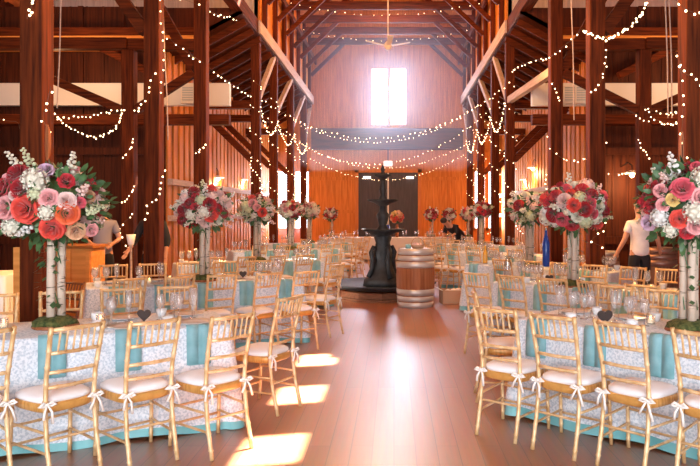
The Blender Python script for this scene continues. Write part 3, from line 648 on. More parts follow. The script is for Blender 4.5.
# ------------------------------------------------------------------ dressed tables
TZ = .765
SEATN = ['first', 'second', 'third', 'fourth', 'fifth']
AVOID = [(2.02, 7.56, .22), (1.53, 4.93, .165), (-1.86, 5.06, .165)]
def dressed(side, cx, cy, name, k, front_fl=(), rows=5, far=5):
    """a long table set at a slant; (cx, cy) is the aisle-side front corner"""
    deg = 25 if side == 'L' else -42
    ra = math.radians(deg); L, D = 2.46, .78
    nrm = Vector((-math.sin(ra), math.cos(ra), 0)); u = Vector((math.cos(ra), math.sin(ra), 0)) * (-1 if side == 'L' else 1)
    c0 = Vector((cx, cy, 0)); mid = c0 + u * (L / 2) + nrm * (D / 2); near = k < 2
    o = cloth('lace_tablecloth', LACE, (mid.x, mid.y, 0), ra, L, D, TZ, .085 if side == 'R' else .07, .045, k * 7 + (side == 'R'))
    tag(o, 'white lace tablecloth over the %s' % name, 'tablecloth', 'lace tablecloths')
    o = cloth('satin_underskirt', TEAL, (mid.x, mid.y, 0), ra, L, D, TZ - .012, .012, .045, k * 7 + (side == 'R'), .010)
    tag(o, 'teal satin underskirt showing below the lace on the %s' % name, 'tablecloth', 'teal underskirts')
    t0 = .22 if side == 'L' else .17; turn = 5 if side == 'L' else 3
    kind = 'near' if k < 3 else 'far'
    turns = [[48, 45, 53, 50, 46], [38, 46, 36, 44, 40]][k % 2] if side == 'L' else [[-38, -43, -48, -46, -44], [-40, -46, -41, -49, -44]][k % 2]
    aisle = 'from the aisle'
    for r in range(2 if side == 'R' and k == 2 else 0, rows):
        p = c0 + u * (t0 + .475 * r) - nrm * ((.335 if side == 'L' else .305) + .015 * R.random())
        chair(kind, p.x, p.y, turns[r], 'gold chiavari chair on the near side of the %s, %s %s' % (name, SEATN[r - (2 if side == 'R' and k == 2 else 0)], aisle), 'chairs at the ' + name)
    for r in range(far if k < 2 else 0):
        p = c0 + u * (t0 + .475 * r + .02) + nrm * (D + .33 + .03 * R.random())
        chair(kind, p.x, p.y, deg + 180 + R.uniform(-5, 5), 'gold chiavari chair on the far side of the %s, %s %s' % (name, SEATN[r], aisle), 'chairs at the ' + name)
    if not (((side == 'L' and k == 2) or (side == 'R' and k in (1, 2)))):
        p = c0 + nrm * (D / 2) - u * .34
        if side == 'L': p = c0 + nrm * (D / 2 + .02) - u * .34
        chair(kind, p.x, p.y, deg + (38 if side == 'L' else -52) , 'gold chiavari chair at the aisle end of the %s' % name, 'chairs at the ' + name)
    cp = mid + (Vector((-.08, 0, 0)) if side == 'L' and k == 0 else Vector((0, 0, 0)))
    CAND = []
    if near:
        for i, (a, dd) in enumerate(((.3, .3), (-.34, .12), (.55, -.05))):
            q = mid + u * a + nrm * dd * .5; CAND.append(q)
            v = tag(link('candle_holder', proto('vot', 'candle_holder', votive, GLASS if not (side == 'R' and i == 1) else REDG)), 'small glass candle holder, %s, on the %s' % (('between the flowers and the outer end', 'just aisle-side of the flowers', 'by the outer end')[i], name), 'candle')
            v.location = (q.x, q.y, TZ + .001)
            c = MB().lathe([(0, .008), (.022, .008), (.022, .035), (0, .037)], 10).build('candle', WAX, v); MB().ball((0, 0, .05), .008, 6, 5, (1, 1, 1.7)).build('flame', FLAME, v)
    for r in range(5):
        for sd in (0, 1):
            at = (D - .0 if sd else 0); e = c0 + u * (t0 + .475 * r + .03) + nrm * at; inn = nrm * (-1 if sd else 1)
            rz = ra + (PI if sd else 0); w = '%s side of the %s, %s %s' % (('near', 'far')[sd], name, SEATN[r], aisle); g = ' on the ' + name
            def okp(q): return seen(q.x, q.y, .8, 12) and not (sd and k > 3) and min((q - mid).length, (q - Vector((-2.46, 4.93, 0))).length, (q - Vector((2.07, 4.76, 0))).length) > .30 and all(math.hypot(q.x - a, q.y - b_) > c for a, b_, c in AVOID) and all(math.hypot(q.x - c.x, q.y - c.y) > .075 for c in CAND)
            q = e
            if seen(q.x, q.y, .8, 12) and not (sd and k > 3): put('napkin', proto('napkin', 'napkin', napkin, NAPK), (q.x - inn.x * .002, q.y - inn.y * .002, TZ + .004), rz, 'seafoam napkin hanging at the ' + w, 'napkin', 'seafoam napkins' + g)
            if k < 3:
                q = e + inn * .172
                if okp(q): put('plate', proto('plate', 'plate', plate, CHINA), (q.x, q.y, TZ + .001), 0, 'white plate at the ' + w, 'plate', 'white plates' + g)
                q = e + inn * .17 + u * .19
                if okp(q): put('cup', proto('cup', 'cup', cup, CHINA), (q.x, q.y, TZ + .001), 0, 'small white cup at the ' + w, 'cup', 'white cups' + g)
            q = e + inn * .345 + u * (.10 + R.uniform(-.015, .015)); q2 = e + inn * .345 - u * (.02 + R.uniform(-.015, .015))
            q3 = e + inn * .335 + u * .215
            if okp(q): put('wine_glass', proto('wine', 'wine_glass', wine, GLASS), (q.x, q.y, TZ + .001), 0, 'clear wine glass at the ' + w, 'wine glass', 'wine glasses' + g)
            if okp(q2): put('champagne_flute', proto('flute', 'champagne_flute', flute, GLASS), (q2.x, q2.y, TZ + .001), 0, 'tall champagne flute at the ' + w, 'champagne flute', 'champagne flutes' + g)
            if okp(q3): put('water_goblet', proto('wine', 'wine_glass', wine, GLASS), (q3.x, q3.y, TZ + .001), .5, 'water glass beside the cup, ' + w, 'water glass', 'water glasses' + g)
    return mid, u, nrm
LN = ['front left table', 'second left table', 'third left table', 'fourth left table', 'fifth left table', 'sixth left table']
RN = [x.replace('left', 'right') for x in LN]
AVOID += [(-1.88, 8.46, .17)]
LOFF = [0, 3.33, 6.5, 10.1, 13.4, 16.6]; ROFF = [0, 2.8, 5.6, 8.9, 12.5, 15.4]
CPL = []; CPR = []
for k in range(5):
    CPL.append(dressed('L', -1.20 + (.10 if k else 0), 5.06 + LOFF[k], LN[k], k, far=5 if k < 3 else 3 * (k < 4)))
    CPR.append(dressed('R', (.95, 1.16, 1.12, 1.05, 1.05, 1.05)[k], 5.33 + ROFF[k], RN[k], k, far=5 if k < 3 else 3 * (k < 4)))
m0 = CPL[0][0]
centrepiece(-2.46, 4.93, TZ + .002, 1.655, .385, .30, LFRONT, MIX_L, 120, .062, True, 'large coral and red rose centrepiece on birch logs, front left table', 'floral centrepieces', 1)
m0 = CPR[0][0]
centrepiece(2.07, 4.76, TZ + .002, 1.66, .35, .31, RFRONT, MIX_R, 120, .062, True, 'large pink and ivory rose centrepiece on birch logs, front right table', 'floral centrepieces', 2)
for k in range(1, 5):
    q = CPL[k][0]; big = k == 1
    if k < 5: centrepiece(q.x + (.08 if k < 3 else .1), q.y, TZ + .002, 1.64, (.32, .27, .25, .25)[min(k - 1, 3)], (.26, .23, .2, .2)[min(k - 1, 3)], (), MIX_L, 74 if big else 44, .07 if big else .075, False, 'crimson and blush rose centrepiece on birch logs, ' + LN[k], 'floral centrepieces', 10 + k)
    q = CPR[k][0]
    if k < 5 and k != 3: centrepiece(q.x + (-.33 if k == 1 else -.22 if k == 2 else 0), q.y, TZ + .002, 1.65, (.37, .33, .28, .25)[min(k - 1, 3)], (.27, .25, .2, .18)[min(k - 1, 3)], (), MIX_R, 80 if big else 44, .072, False, 'crimson and ivory rose centrepiece on birch logs, ' + RN[k], 'floral centrepieces', 20 + k)
for i, x in enumerate((-2.12, 1.25, 1.85, 2.45)):
    centrepiece(x, 22.76, TZ + .002, 1.52, .20, .18, (), MIX_R, 40, .075, False, 'small dusty pink centrepiece on the head table, %s from the left' % SEATN[i], 'floral centrepieces', 40 + i, 1)
heart_sign(1.53, 4.93, TZ + .001, .2, .062, 'dark heart shaped table sign on the front right table')
heart_sign(-1.86, 5.06, TZ + .001, -.1, .055, 'dark heart shaped table sign on the front left table')
q = CPL[1][0]; heart_sign(q.x + .50, q.y + .24, TZ + .001, -.1, .05, 'dark heart shaped table sign on the second left table')
q = CPR[1][0]; heart_sign(q.x - .52, q.y + .35, TZ + .001, .1, .05, 'dark heart shaped table sign on the second right table')

# ------------------------------------------------------------------ fountain in the aisle
FX, FY = -.21, 12.85
t = empty('fountain', (FX, FY, 0), label='dark three-tier iron fountain standing in the middle of the aisle', cat='fountain')
MB().lathe([(0, 0), (.88, 0), (.88, .04), (.84, .05), (.84, .14), (.86, .16), (0, .16)], 12).build('plinth', wood('plinth_wood', (.14, .05, .025), (.26, .10, .05), 'X'), t)
MB().lathe([(0, .16), (.6, .16), (.88, .19), (.97, .24), (1.01, .27), (.98, .28), (.90, .24), (.6, .21), (0, .20)], 40).build('basin', IRON, t, True)
MB().lathe([(0, .19), (.36, .19), (.34, .33), (.28, .37), (.22, .46), (.17, .58), (.15, .72), (.18, .80), (.15, .90), (.13, 1.02), (.16, 1.12), (.12, 1.18), (0, 1.2)], 20, wob=lambda a, i: 1 + .05 * math.cos(8 * a)).build('pedestal', IRON, t, True)
for k in range(4):
    a = k * PI / 2 + .5; c, s = math.cos(a), math.sin(a)
    MB().tube([(c * .30, s * .30, .38), (c * .24, s * .24, .52), (c * .21, s * .21, .70), (c * .25, s * .25, .84), (c * .20, s * .20, .95), (c * .14, s * .14, .93)], [.05, .04, .05, .045, .035, .02], 8).build('scroll', IRON, t, True)
RIMW = mat('basin_water', (.30, .34, .40), .15)
def bowl(z, r, h, name):
    o = MB().lathe([(0, z - h), (r * .25, z - h), (r * .55, z - h * .55), (r * .92, z - .02), (r, z), (r * .97, z + .01), (r * .86, z - .015), (r * .5, z - h * .4), (0, z - h * .5)], 28, wob=lambda a, i: 1 + (.03 * math.cos(12 * a) if i in (3, 4, 5) else 0)).build(name, IRON, t, True)
    MB().lathe([(0, z - .012), (r * .9, z - .012), (r * .9, z - .008), (0, z - .008)], 24).build('water', RIMW, o)
bowl(1.27, .40, .14, 'bowl'); bowl(1.83, .29, .12, 'bowl'); bowl(2.30, .17, .09, 'bowl')
MB().lathe([(.09, 1.15), (.12, 1.28), (.07, 1.34), (.10, 1.45), (.12, 1.55), (.07, 1.62), (.06, 1.72), (.03, 1.75)], 14).build('stem', IRON, t, True)
MB().lathe([(.07, 1.72), (.08, 1.86), (.05, 1.92), (.075, 2.02), (.05, 2.12), (.045, 2.22), (.02, 2.24)], 14).build('stem', IRON, t, True)
MB().lathe([(.05, 2.2), (.05, 2.33), (.03, 2.36), (.045, 2.41), (.02, 2.47), (0, 2.52)], 12).build('finial', IRON, t, True)

# ------------------------------------------------------------------ barrels
def barrel(x, y, r, h, stave, hoop, label, z=0):
    t = empty('wine_barrel', (x, y, z), label=label, cat='barrel')
    prof = lambda u: r * (.84 + .16 * math.sin(PI * (.12 + .76 * u)) / 1.0)
    pr = [(0, .03), (prof(0) - .03, .03), (prof(0) - .03, 0)] + [(prof(i / 12), h * i / 12) for i in range(13)] + [(prof(1) - .03, h), (prof(1) - .03, h - .03), (0, h - .03)]
    MB().lathe(pr, 36, wob=lambda a, i: 1 + .004 * math.cos(18 * a)).build('body', stave, t, True)
    MB().lathe([(0, h - .028), (prof(1) - .035, h - .028), (prof(1) - .035, h - .02), (0, h - .02)], 30).build('head', BLACKB, t)
    for a, b_ in ((.0, .095), (.11, .195), (.21, .315), (.68, .785), (.80, .885), (.90, 1.0)):
        MB().lathe([(prof(a) + .001, h * a), (prof(a) + .007, h * a), (prof((a + b_) / 2) + .007, h * (a + b_) / 2), (prof(b_) + .007, h * b_), (prof(b_) + .001, h * b_)], 36).build('hoop', hoop, t, True)
    return t
barrel(.365, 11.55, .325, .985, STAVE, HOOP, 'oak wine barrel with pale metal hoops standing in the aisle right of the fountain')
barrel(4.65, 11.95, .33, .98, STAVED, mat('dark_hoop', (.22, .13, .11), .4, .6), 'dark wine barrel behind the man in the white shirt')
barrel(4.0, 12.95, .28, .86, STAVED, HOOP, 'greyish wine barrel beside the second right nave post')
o = empty('favour_basket', (.40, 11.5, .986), label='shallow basket of blush favours on top of the aisle barrel', cat='basket')
MB().lathe([(0, 0), (.09, 0), (.12, .06), (.115, .062), (.085, .008), (0, .008)], 18).build('bowl', CARD, o, True)
MB().tube([(.11 * math.cos(a), 0, .05 + .13 * math.sin(a)) for a in [PI * i / 10 for i in range(11)]], .006, 6).build('handle', CARD, o, True)
for k in range(7): MB().ball((.06 * math.cos(k * .9) * (k > 0), .06 * math.sin(k * .9) * (k > 0), .06), .035, 8, 6).build('favour', FL['blush'], o, True)
o = MB().lathe([(0, 0), (.05, 0), (.05, .075), (.02, .08), (.02, .02), (0, .02)], 16).build('ribbon_roll', NAPK, None, True); o.location = (.24, 11.48, .978); tag(o, 'roll of seafoam ribbon on top of the aisle barrel', 'ribbon')

# open cardboard box with tissue
o = empty('cardboard_box', (1.02, 11.95, 0), .12, label='open cardboard box with white tissue on the floor right of the aisle barrel', cat='box')
m = MB().box(-.20, .20, -.16, .16, 0, .01).box(-.20, -.19, -.16, .16, 0, .24).box(.19, .20, -.16, .16, 0, .24).box(-.2, .2, -.16, -.15, 0, .24).box(-.2, .2, .15, .16, 0, .24); m.build('carton', CARD, o)
m = MB().bar((-.20, 0, .24), (-.31, 0, .29), .32, .008).bar((.20, 0, .24), (.30, 0, .36), .32, .008); m.build('flap', PAPER, o)
m = MB(); r = random.Random(4)
for k in range(14): m.ball((r.uniform(-.14, .14), r.uniform(-.11, .11), .22), r.uniform(.04, .06), 6, 4, (1, 1, .6))
m.build('tissue', PAPER, o)
# wooden bar counter and covered side table at far left
o = empty('bar_counter', (-4.95, 10.7, 0), label='bright orange wooden bar counter between the first left nave post and the grey-shirted person', cat='counter')
MB().box(-.42, .30, -.25, .25, 0, 1.04).build('body', HON, o, bev=.01)
MB().box(-.46, .34, -.29, .29, 1.04, 1.09).build('top', wood('bar_top', (.30, .11, .03), (.45, .18, .05), 'X', .35), o, bev=.008)
m = MB()
for x in (-.40, -.07, .22): m.box(x, x + .06, -.272, -.25, .04, 1.02)
m.box(-.34, -.07, -.268, -.25, .92, 1.02).box(-.34, -.07, -.268, -.25, .04, .14); m.build('frame', HON, o)
m = MB()
for k in range(5): m.box(-.225 + k * .04, -.20 + k * .04, -.262, -.25, .86, .905)
m.build('plaque', STAVE, o)
o = cloth('side_tablecloth', PAPER, (-4.72, 7.6, 0), .1, 1.0, .7, .92, .3, .03, 77); tag(o, 'white cloth on the side table at the far left edge', 'tablecloth')
o = empty('side_table', (-4.72, 7.6, 0), .1, label='side table with orange legs under the white cloth at the left edge', cat='table')
MB().box(-.48, .48, -.33, .33, .87, .905).build('tabletop', HON, o)
for sx in (-1, 1):
    for sy in (-1, 1): MB().box(sx * .44 - .04, sx * .44 + .04, sy * .29 - .03, sy * .29 + .03, 0, .87).build('leg', HON, o)
p = W(18, 250, 7.1); o = MB().box(p.x - .05, p.x + .05, 7.1, 7.16, 0, 1.23).build('board_post', HON); tag(o, 'upright orange board beside the white-covered side table, against the first left post', 'board')
chair('brown', -3.25, 6.4, 150, 'dark brown wooden chair in front of the orange bar counter', None)
for i, (x, y, a) in enumerate(()):
    chair('far', x, y, a, ('gold chair behind the birch logs of the large coral centrepiece', 'gold chair at the left edge behind the front left table')[i], None)

# head table before the far doors
o = cloth('long_tablecloth', mat('pale_cloth', (.75, .70, .66), .85), (0.1, 22.6, 0), 0, 5.0, .8, TZ, .05, .04, 55, 0, .05); tag(o, 'long pale cloth on the head table before the far doors', 'tablecloth')
for k in range(12):
    x = -2.1 + k * .4
    for j, (nm, ky, fn) in enumerate((('wine_glass', 'wine', wine), ('champagne_flute', 'flute', flute))):
        put(nm, proto(ky, nm, fn, GLASS), (x + .1 * j, 22.4 + .12 * j, TZ + .001), 0, ('wine glass on the head table, place %s', 'champagne flute on the head table, place %s')[j] % 'one two three four five six seven eight nine ten eleven twelve'.split()[k] + ' from the left', ('wine glass', 'champagne flute')[j], ('wine glasses on the head table', 'champagne flutes on the head table')[j])
o = MB().lathe([(0, 0), (.09, 0), (.13, .08), (.15, .2), (.12, .32), (.09, .38), (.11, .42), (.09, .42), (.07, .36), (0, .3)], 18).build('vase', BLUE, None, True); o.location = (-.26, 22.82, TZ + .002); tag(o, 'cobalt blue vase on the head table behind the fountain', 'vase')
t = empty('flower_vase', (.10, 22.5, TZ + .002), label='orange and peach bouquet in a slim vase on the head table', cat='flower arrangement')
MB().lathe([(0, 0), (.05, 0), (.06, .2), (.04, .42), (.03, .42), (0, .3)], 12).build('vase', STAVE, t, True)
f = link('foliage', foliage_mesh('or', .16, .16, 60, .09), t); f.location = (0, 0, .66)
for i in range(26):
    z = 1 - 2 * (i + .5) / 26; a = i * 2.4; sn = math.sqrt(1 - z * z); d = Vector((sn * math.cos(a), sn * math.sin(a), z))
    if z > -.8: flower(t, 'rose', R.choice(['orange', 'peach', 'coral', 'peach', 'yellow']), d * .18 + Vector((0, 0, .66)), d, .075)
for i, x in enumerate((-1.9, -1.45, 1.15, 1.7)):
    chair('far', x, 21.9, 0, 'gold chair at the head table, %s from the left' % SEATN[i], 'chairs at the head table')

# ------------------------------------------------------------------ people
def skin_obj(name, verts, edges, m, parent=None, sub=2):
    """verts: (x, y, z, rx, ry)"""
    me = bpy.data.meshes.new(name); me.from_pydata([v[:3] for v in verts], edges, []); me.materials.append(m); me.update()
    o = link(name, me, parent); md = o.modifiers.new('skin', 'SKIN'); md.use_smooth_shade = True
    sv = me.skin_vertices[0].data
    for i, v in enumerate(verts): sv[i].radius = (v[3], v[4])
    sv[0].use_root = True
    s = o.modifiers.new('sub', 'SUBSURF'); s.levels = sub; s.render_levels = sub
    return o
def person(x, y, deg, label, shirt, trousers, hair, armR, armL, lean=0, bald=False, sleeve=.5):
    """armR / armL: elbow and wrist positions in the body's own frame (facing +Y)"""
    t = empty('person', (x, y, 0), math.radians(deg), label=label, cat='person')
    lz = lambda z: lean * max(0, (z - .95)) ** 1.0            # forward lean above the hips
    def v(px, py, pz, a, b): return (px, py + lz(pz), pz - (lean ** 2) * max(0, pz - .95) * .45, a, b)
    V = [v(0, 0, .98, .132, .10), v(0, .0, 1.12, .13, .095), v(0, -.01, 1.28, .155, .11), v(0, -.015, 1.40, .14, .10), v(0, 0, 1.49, .058, .058), v(0, .015, 1.56, .06, .065), v(0, .02, 1.62, .072, .09), v(0, .02, 1.70, .076, .095), v(0, .015, 1.755, .055, .07)]
    E = [(i, i + 1) for i in range(8)]
    def chain(start, pts):
        p = start
        for q in pts: V.append(q); E.append((p, len(V) - 1)); p = len(V) - 1
        return p
    for s, arm in ((1, armR), (-1, armL)):
        e, w = arm
        sh = v(s * .175, -.01, 1.40, .058, .058); el = v(*e, .040, .042); wr = v(*w, .026, .030)
        h0 = Vector(wr[:3]); d = (h0 - Vector(el[:3])).normalized(); side = d.cross(Vector((0, 1, 0))); side = side.normalized() if side.length > .1 else Vector((1, 0, 0))
        pm = h0 + d * .07
        k = chain(3, [sh, tuple((Vector(sh[:3]) * .5 + Vector(el[:3]) * .5)) + (.047, .05), el, tuple((Vector(el[:3]) * .5 + Vector(wr[:3]) * .5)) + (.036, .038), wr, tuple(pm) + (.032, .02)])
        for f in range(4):
            o_ = side * (.027 - .018 * f); ln = (.055, .07, .075, .06)[f]
            chain(k, [tuple(pm + o_ + d * .035) + (.0095, .0095), tuple(pm + o_ + d * (.035 + ln * .5) + Vector((0, .010, 0))) + (.009, .009), tuple(pm + o_ + d * (.035 + ln) + Vector((0, .025, 0))) + (.007, .007)])
        chain(k - 1, [tuple(h0 + d * .03 + side * .035) + (.012, .012), tuple(h0 + d * .07 + side * .058) + (.009, .009)])
    for s in (1, -1):
        chain(0, [(s * .09, 0, .88, .082, .09), (s * .10, .01, .70, .075, .08), (s * .105, .015, .50, .056, .06), (s * .11, -.005, .30, .05, .056), (s * .115, -.01, .09, .036, .04), (s * .125, .07, .045, .038, .03), (s * .13, .14, .03, .034, .022)])
    body = skin_obj('body', V, E, SKIN, t)
    # face
    hd = v(0, .115, 1.655, 0, 0)
    MB().tube([(hd[0], hd[1] - .01, hd[2] + .02), (hd[0], hd[1] + .012, hd[2] - .012), (hd[0], hd[1] - .012, hd[2] - .02)], [.008, .013, .008], 6).build('nose', SKIN, t, True)
    for s in (-1, 1):
        e = v(s * .03, .103, 1.68, 0, 0); MB().ball(e[:3], .010, 8, 6).build('eye', BLACKC, t, True)
        e = v(s * .078, .01, 1.665, 0, 0); MB().ball(e[:3], .026, 8, 6, (.35, .8, 1.1)).build('ear', SKIN, t, True)
    e = v(0, .108, 1.617, 0, 0); MB().ball(e[:3], .02, 8, 5, (1.1, .4, .3)).build('mouth', mat('lips', (.4, .12, .1), .5), t, True)
    e = v(0, .0, 1.715, 0, 0); MB().ball(e[:3], .1, 14, 10, (.90, 1.02, .82 if not bald else .7)).build('hair', hair, t, True)
    # clothes
    g = .016
    SV = [v(0, 0, .84, .15 + g, .125 + g), v(0, 0, .98, .158 + g, .125 + g), v(0, 0, 1.12, .14 + g, .10 + g), v(0, -.01, 1.28, .16 + g, .112 + g), v(0, -.015, 1.40, .145 + g, .098 + g), v(0, 0, 1.465, .072, .07)]
    SE = [(0, 1), (1, 2), (2, 3), (3, 4), (4, 5)]
    for s, arm in ((1, armR), (-1, armL)):
        sh = v(s * .178, -.01, 1.40, .074, .074); el = v(*arm[0], .06, .06); a, b_ = Vector(sh[:3]), Vector(el[:3])
        n0 = len(SV); SV.append(sh); SE.append((4, n0)); q = a.lerp(b_, min(1, sleeve)); SV.append(tuple(q) + (.066, .068)); SE.append((n0, n0 + 1))
        if sleeve > 1: w = Vector(v(*arm[1], 0, 0)[:3]); SV.append(tuple(b_.lerp(w, sleeve - 1)) + (.045, .048)); SE.append((n0 + 1, n0 + 2))
    skin_obj('shirt', SV, SE, shirt, t)
    TV = [(0, 0, 1.03, .142, .115), (0, 0, .96, .155, .125)]; TE = [(0, 1)]
    for s in (1, -1):
        p = 1
        for q in ((s * .09, 0, .88, .108, .115), (s * .10, .01, .70, .092, .097), (s * .105, .015, .50, .075, .08), (s * .11, -.005, .30, .07, .076), (s * .115, -.01, .10, .062, .068)):
            TV.append(q); TE.append((p, len(TV) - 1)); p = len(TV) - 1
    skin_obj('trousers', TV, TE, trousers, t)
    for s in (1, -1): skin_obj('shoe', [(s * .115, -.04, .05, .05, .05), (s * .122, .06, .045, .05, .042), (s * .13, .17, .035, .042, .03)], [(0, 1), (1, 2)], SHOE, t)
    return t
person(4.10, 11.35, 4, 'man in a white short sleeved shirt and black trousers seen from behind', SHIRTW, BLACKC, HAIR, ((.30, -.02, 1.14), (.40, .12, .98)), ((-.27, -.03, 1.14), (-.38, .04, .90)), sleeve=.62)
person(-4.95, 11.55, 200, 'person in a grey shirt standing beside the orange bar counter', SHIRTG, BLACKC, HAIRD, ((.27, .02, 1.14), (.16, .22, 1.08)), ((-.27, .02, 1.14), (-.16, .22, 1.06)), sleeve=.7)
person(-4.12, 11.6, 175, 'person in black behind the second left nave post', BLACKC, BLACKC, HAIRD, ((.28, .05, 1.13), (.33, .2, .95)), ((-.26, 0, 1.13), (-.28, .1, .9)), sleeve=1.6)
person(1.85, 18.9, 138, 'person in black leaning over a table near the far right windows', BLACKC, BLACKC, HAIRD, ((.2, .30, 1.10), (.16, .5, 1.0)), ((-.2, .30, 1.10), (-.16, .5, 1.0)), lean=1.0, sleeve=1.5)

# pale urn stand by the person in black
p = W(131, 236, 10.9); o = empty('flare_stand', (p.x, p.y, 0), label='slim pale stand with a flared cup before the outer left post', cat='stand')
MB().lathe([(0, 0), (.10, 0), (.10, .02), (.02, .04), (.018, 1.05), (.05, 1.08)], 12).build('stem', BIRCH, o, True); MB().lathe([(.03, 1.06), (.05, 1.1), (.075, 1.24), (.07, 1.24), (.045, 1.12), (0, 1.1)], 14).build('cup', CHINA, o, True)

# blue ribbon strip / bottle on the third right table
q = CPR[2][0]; p = W(546, 240, q.y + .02)
o = empty('blue_bottle', (p.x, p.y, TZ + .001), label='tall cobalt blue bottle on the third right table under its bouquet', cat='bottle')
MB().lathe([(0, 0), (.05, 0), (.055, .02), (.055, .36), (.035, .44), (.02, .50), (.02, .56), (0, .56)], 14).build('body', BLUE, o, True); MB().lathe([(0, .55), (.022, .55), (.022, .59), (0, .59)], 10).build('stopper', SILVER, o)
for i, (x, y) in enumerate(((2.25, 6.1), (2.05, 6.55))):
    pass
o = MB().lathe([(0, 0), (.035, 0), (.038, .02), (.038, .17), (.015, .23), (.015, .29), (0, .29)], 12).build('juice_bottle', mat('amber_juice', (.80, .42, .05), .2), None, True); q = CPR[2][0]; o.location = (1.47, 10.96, TZ + .001); tag(o, 'amber bottle on the aisle end of the third right table', 'bottle')
o = MB().lathe([(0, 0), (.045, 0), (.045, .2), (.03, .26), (.03, .3), (0, .3)], 14).build('water_carafe', glass('carafe_glass', (.9, .94, .98), .35), None, True); o.location = (1.38, 8.26, TZ + .001); tag(o, 'clear water carafe on the aisle end of the second right table', 'carafe')

# ------------------------------------------------------------------ barn lamps
def lamp(px, py, Y, label, watts, wallx=None):
    p = W(px, py, Y); o = empty('barn_lamp', p, label=label, cat='lamp')
    MB().lathe([(.03, .10), (.05, .09), (.16, .05), (.19, .035), (.185, .03), (.05, .075), (0, .08)], 18).build('shade', WHITE, o, True)
    MB().ball((0, 0, 0), .055, 10, 8).build('bulb', LAMPB, o, True)
    if wallx is not None: MB().tube([(0, 0, .09), (0, 0, .22), ((wallx - p.x) * .4, 0, .30), (wallx - p.x, 0, .25)], .012, 6).build('arm', IRON, o, True)
    else: MB().tube([(0, 0, .09), (0, 0, .20), (0, .25, .28), (0, 14.88 - Y, .22)], .012, 6).build('arm', IRON, o, True)
    ld = bpy.data.lights.new('lamp_light', 'POINT'); ld.energy = watts; ld.color = (1, .58, .26); ld.shadow_soft_size = .12
    lo = bpy.data.objects.new('lamp_light', ld); C.objects.link(lo); lo.location = p + Vector((0, 0, -.16))
lamp(218, 179, 19.0, 'glowing barn lamp on the left aisle wall, nearer one', 170, XL)
lamp(243, 181, 22.3, 'glowing barn lamp on the left aisle wall, farther one', 170, XL)
lamp(533, 169, 21.2, 'glowing barn lamp on the right aisle wall, nearer one', 140, XR)
lamp(525, 181, 22.9, 'glowing barn lamp on the right aisle wall, farther one', 140, XR)
lamp(632, 175, 14.2, 'glowing barn lamp on the right partition wall', 90)

# ------------------------------------------------------------------ fairy lights
bm_ = MB().ball((0, 0, 0), 1, 6, 4).mesh('bulb', BULB, True)
def strand(pts, nb, label, r=.018, cat='string light', group='fairy light strands'):
    """pts: world points; bulbs spaced evenly along the wire"""
    t = empty('fairy_light_strand', pts[0], label=label, cat=cat, group=group); o0 = Vector(pts[0])
    L = [Vector(p) - o0 for p in pts]
    MB().tube(L, .0025, 4).build('wire', WIRE, t)
    if r < .017: nb = int(nb * .72)
    if r > .02: r = .016
    ln = [0]
    for i in range(len(L) - 1): ln.append(ln[-1] + (L[i + 1] - L[i]).length)
    for k in range(nb):
        s = ln[-1] * (k + .5 + R.uniform(-.25, .25)) / nb; i = max(j for j in range(len(ln) - 1) if ln[j] <= s); u = (s - ln[i]) / max(1e-6, ln[i + 1] - ln[i])
        p = L[i].lerp(L[i + 1], u); b_ = link('bulb', bm_, t); b_.location = p + Vector((R.uniform(-1, 1), R.uniform(-1, 1), R.uniform(-1.6, .6))) * r * 1.3; b_.scale = (r * .78 * R.uniform(.75, 1.15),) * 3
def sag(a, b_, d, n=14): return [Vector(a).lerp(Vector(b_), i / n) - Vector((0, 0, d * (1 - (2 * i / n - 1) ** 2))) for i in range(n + 1)]
def spiral(x, y, z0, z1, w, turns, n=10):
    P = []
    for i in range(int(turns * 8) + 1):
        a = 2 * PI * i / 8 - 2.2; z = z0 + (z1 - z0) * i / (turns * 8); c, s = math.cos(a), math.sin(a); k = w / max(abs(c), abs(s)); P.append(Vector((x + c * k, y + s * k, z)))
    return P
def via(pts):
    """smooth strand through (px, py, depth) sightings"""
    P = [W(*q) for q in pts]; out = []
    for i in range(len(P) - 1):
        p0, p1, p2, p3 = P[max(0, i - 1)], P[i], P[i + 1], P[min(len(P) - 1, i + 2)]
        for k in range(5):
            u = k / 5; out.append(.5 * ((2 * p1) + (p2 - p0) * u + (2 * p0 - 5 * p1 + 4 * p2 - p3) * u * u + (3 * p1 - p0 - 3 * p2 + p3) * u ** 3))
    out.append(P[-1]); return out
# left side
strand(via([(36, -6, 6.46), (31, 8, 6.46), (27, 19, 6.46)]), 9, 'fairy lights high on the first left nave post', .014)
strand(via([(51, 86, 6.46), (47, 103, 6.46), (43, 119, 6.46), (50, 132, 6.46)]), 7, 'fairy lights across the middle of the first left nave post', .014)
strand(via([(54, 112, 11.4), (66, 124, 11.4), (80, 132, 11.4), (95, 137, 11.4), (108, 133, 11.4), (118, 123, 11.4), (124, 110, 11.6)]), 46, 'deep double swag of fairy lights between the first and outer left posts', .016)
strand(via([(56, 118, 11.4), (74, 117, 11.4), (90, 115, 11.4), (106, 112, 11.4), (122, 109, 11.6)]), 24, 'shallow swag of fairy lights above the deep one on the left', .016)
strand(via([(-6, 118, 10), (8, 121, 10), (18, 123, 10), (22, 138, 10), (34, 126, 8)]), 12, 'fairy lights at the left edge left of the first post', .016)
strand(via([(156, 70, 9.66), (152, 78, 9.66), (148, 92, 9.66), (142, 105, 9.75), (134, 112, 10)]), 13, 'fairy lights falling down the upper second left post', .016)
strand(via([(134, 138, 12.05), (129, 150, 12.05), (122, 160, 12.05)]), 10, 'fairy lights on the outer left post, upper turn', .016)
strand(via([(134, 184, 12.05), (129, 196, 12.05), (121, 203, 12.05)]), 10, 'fairy lights on the outer left post, middle turn', .016)
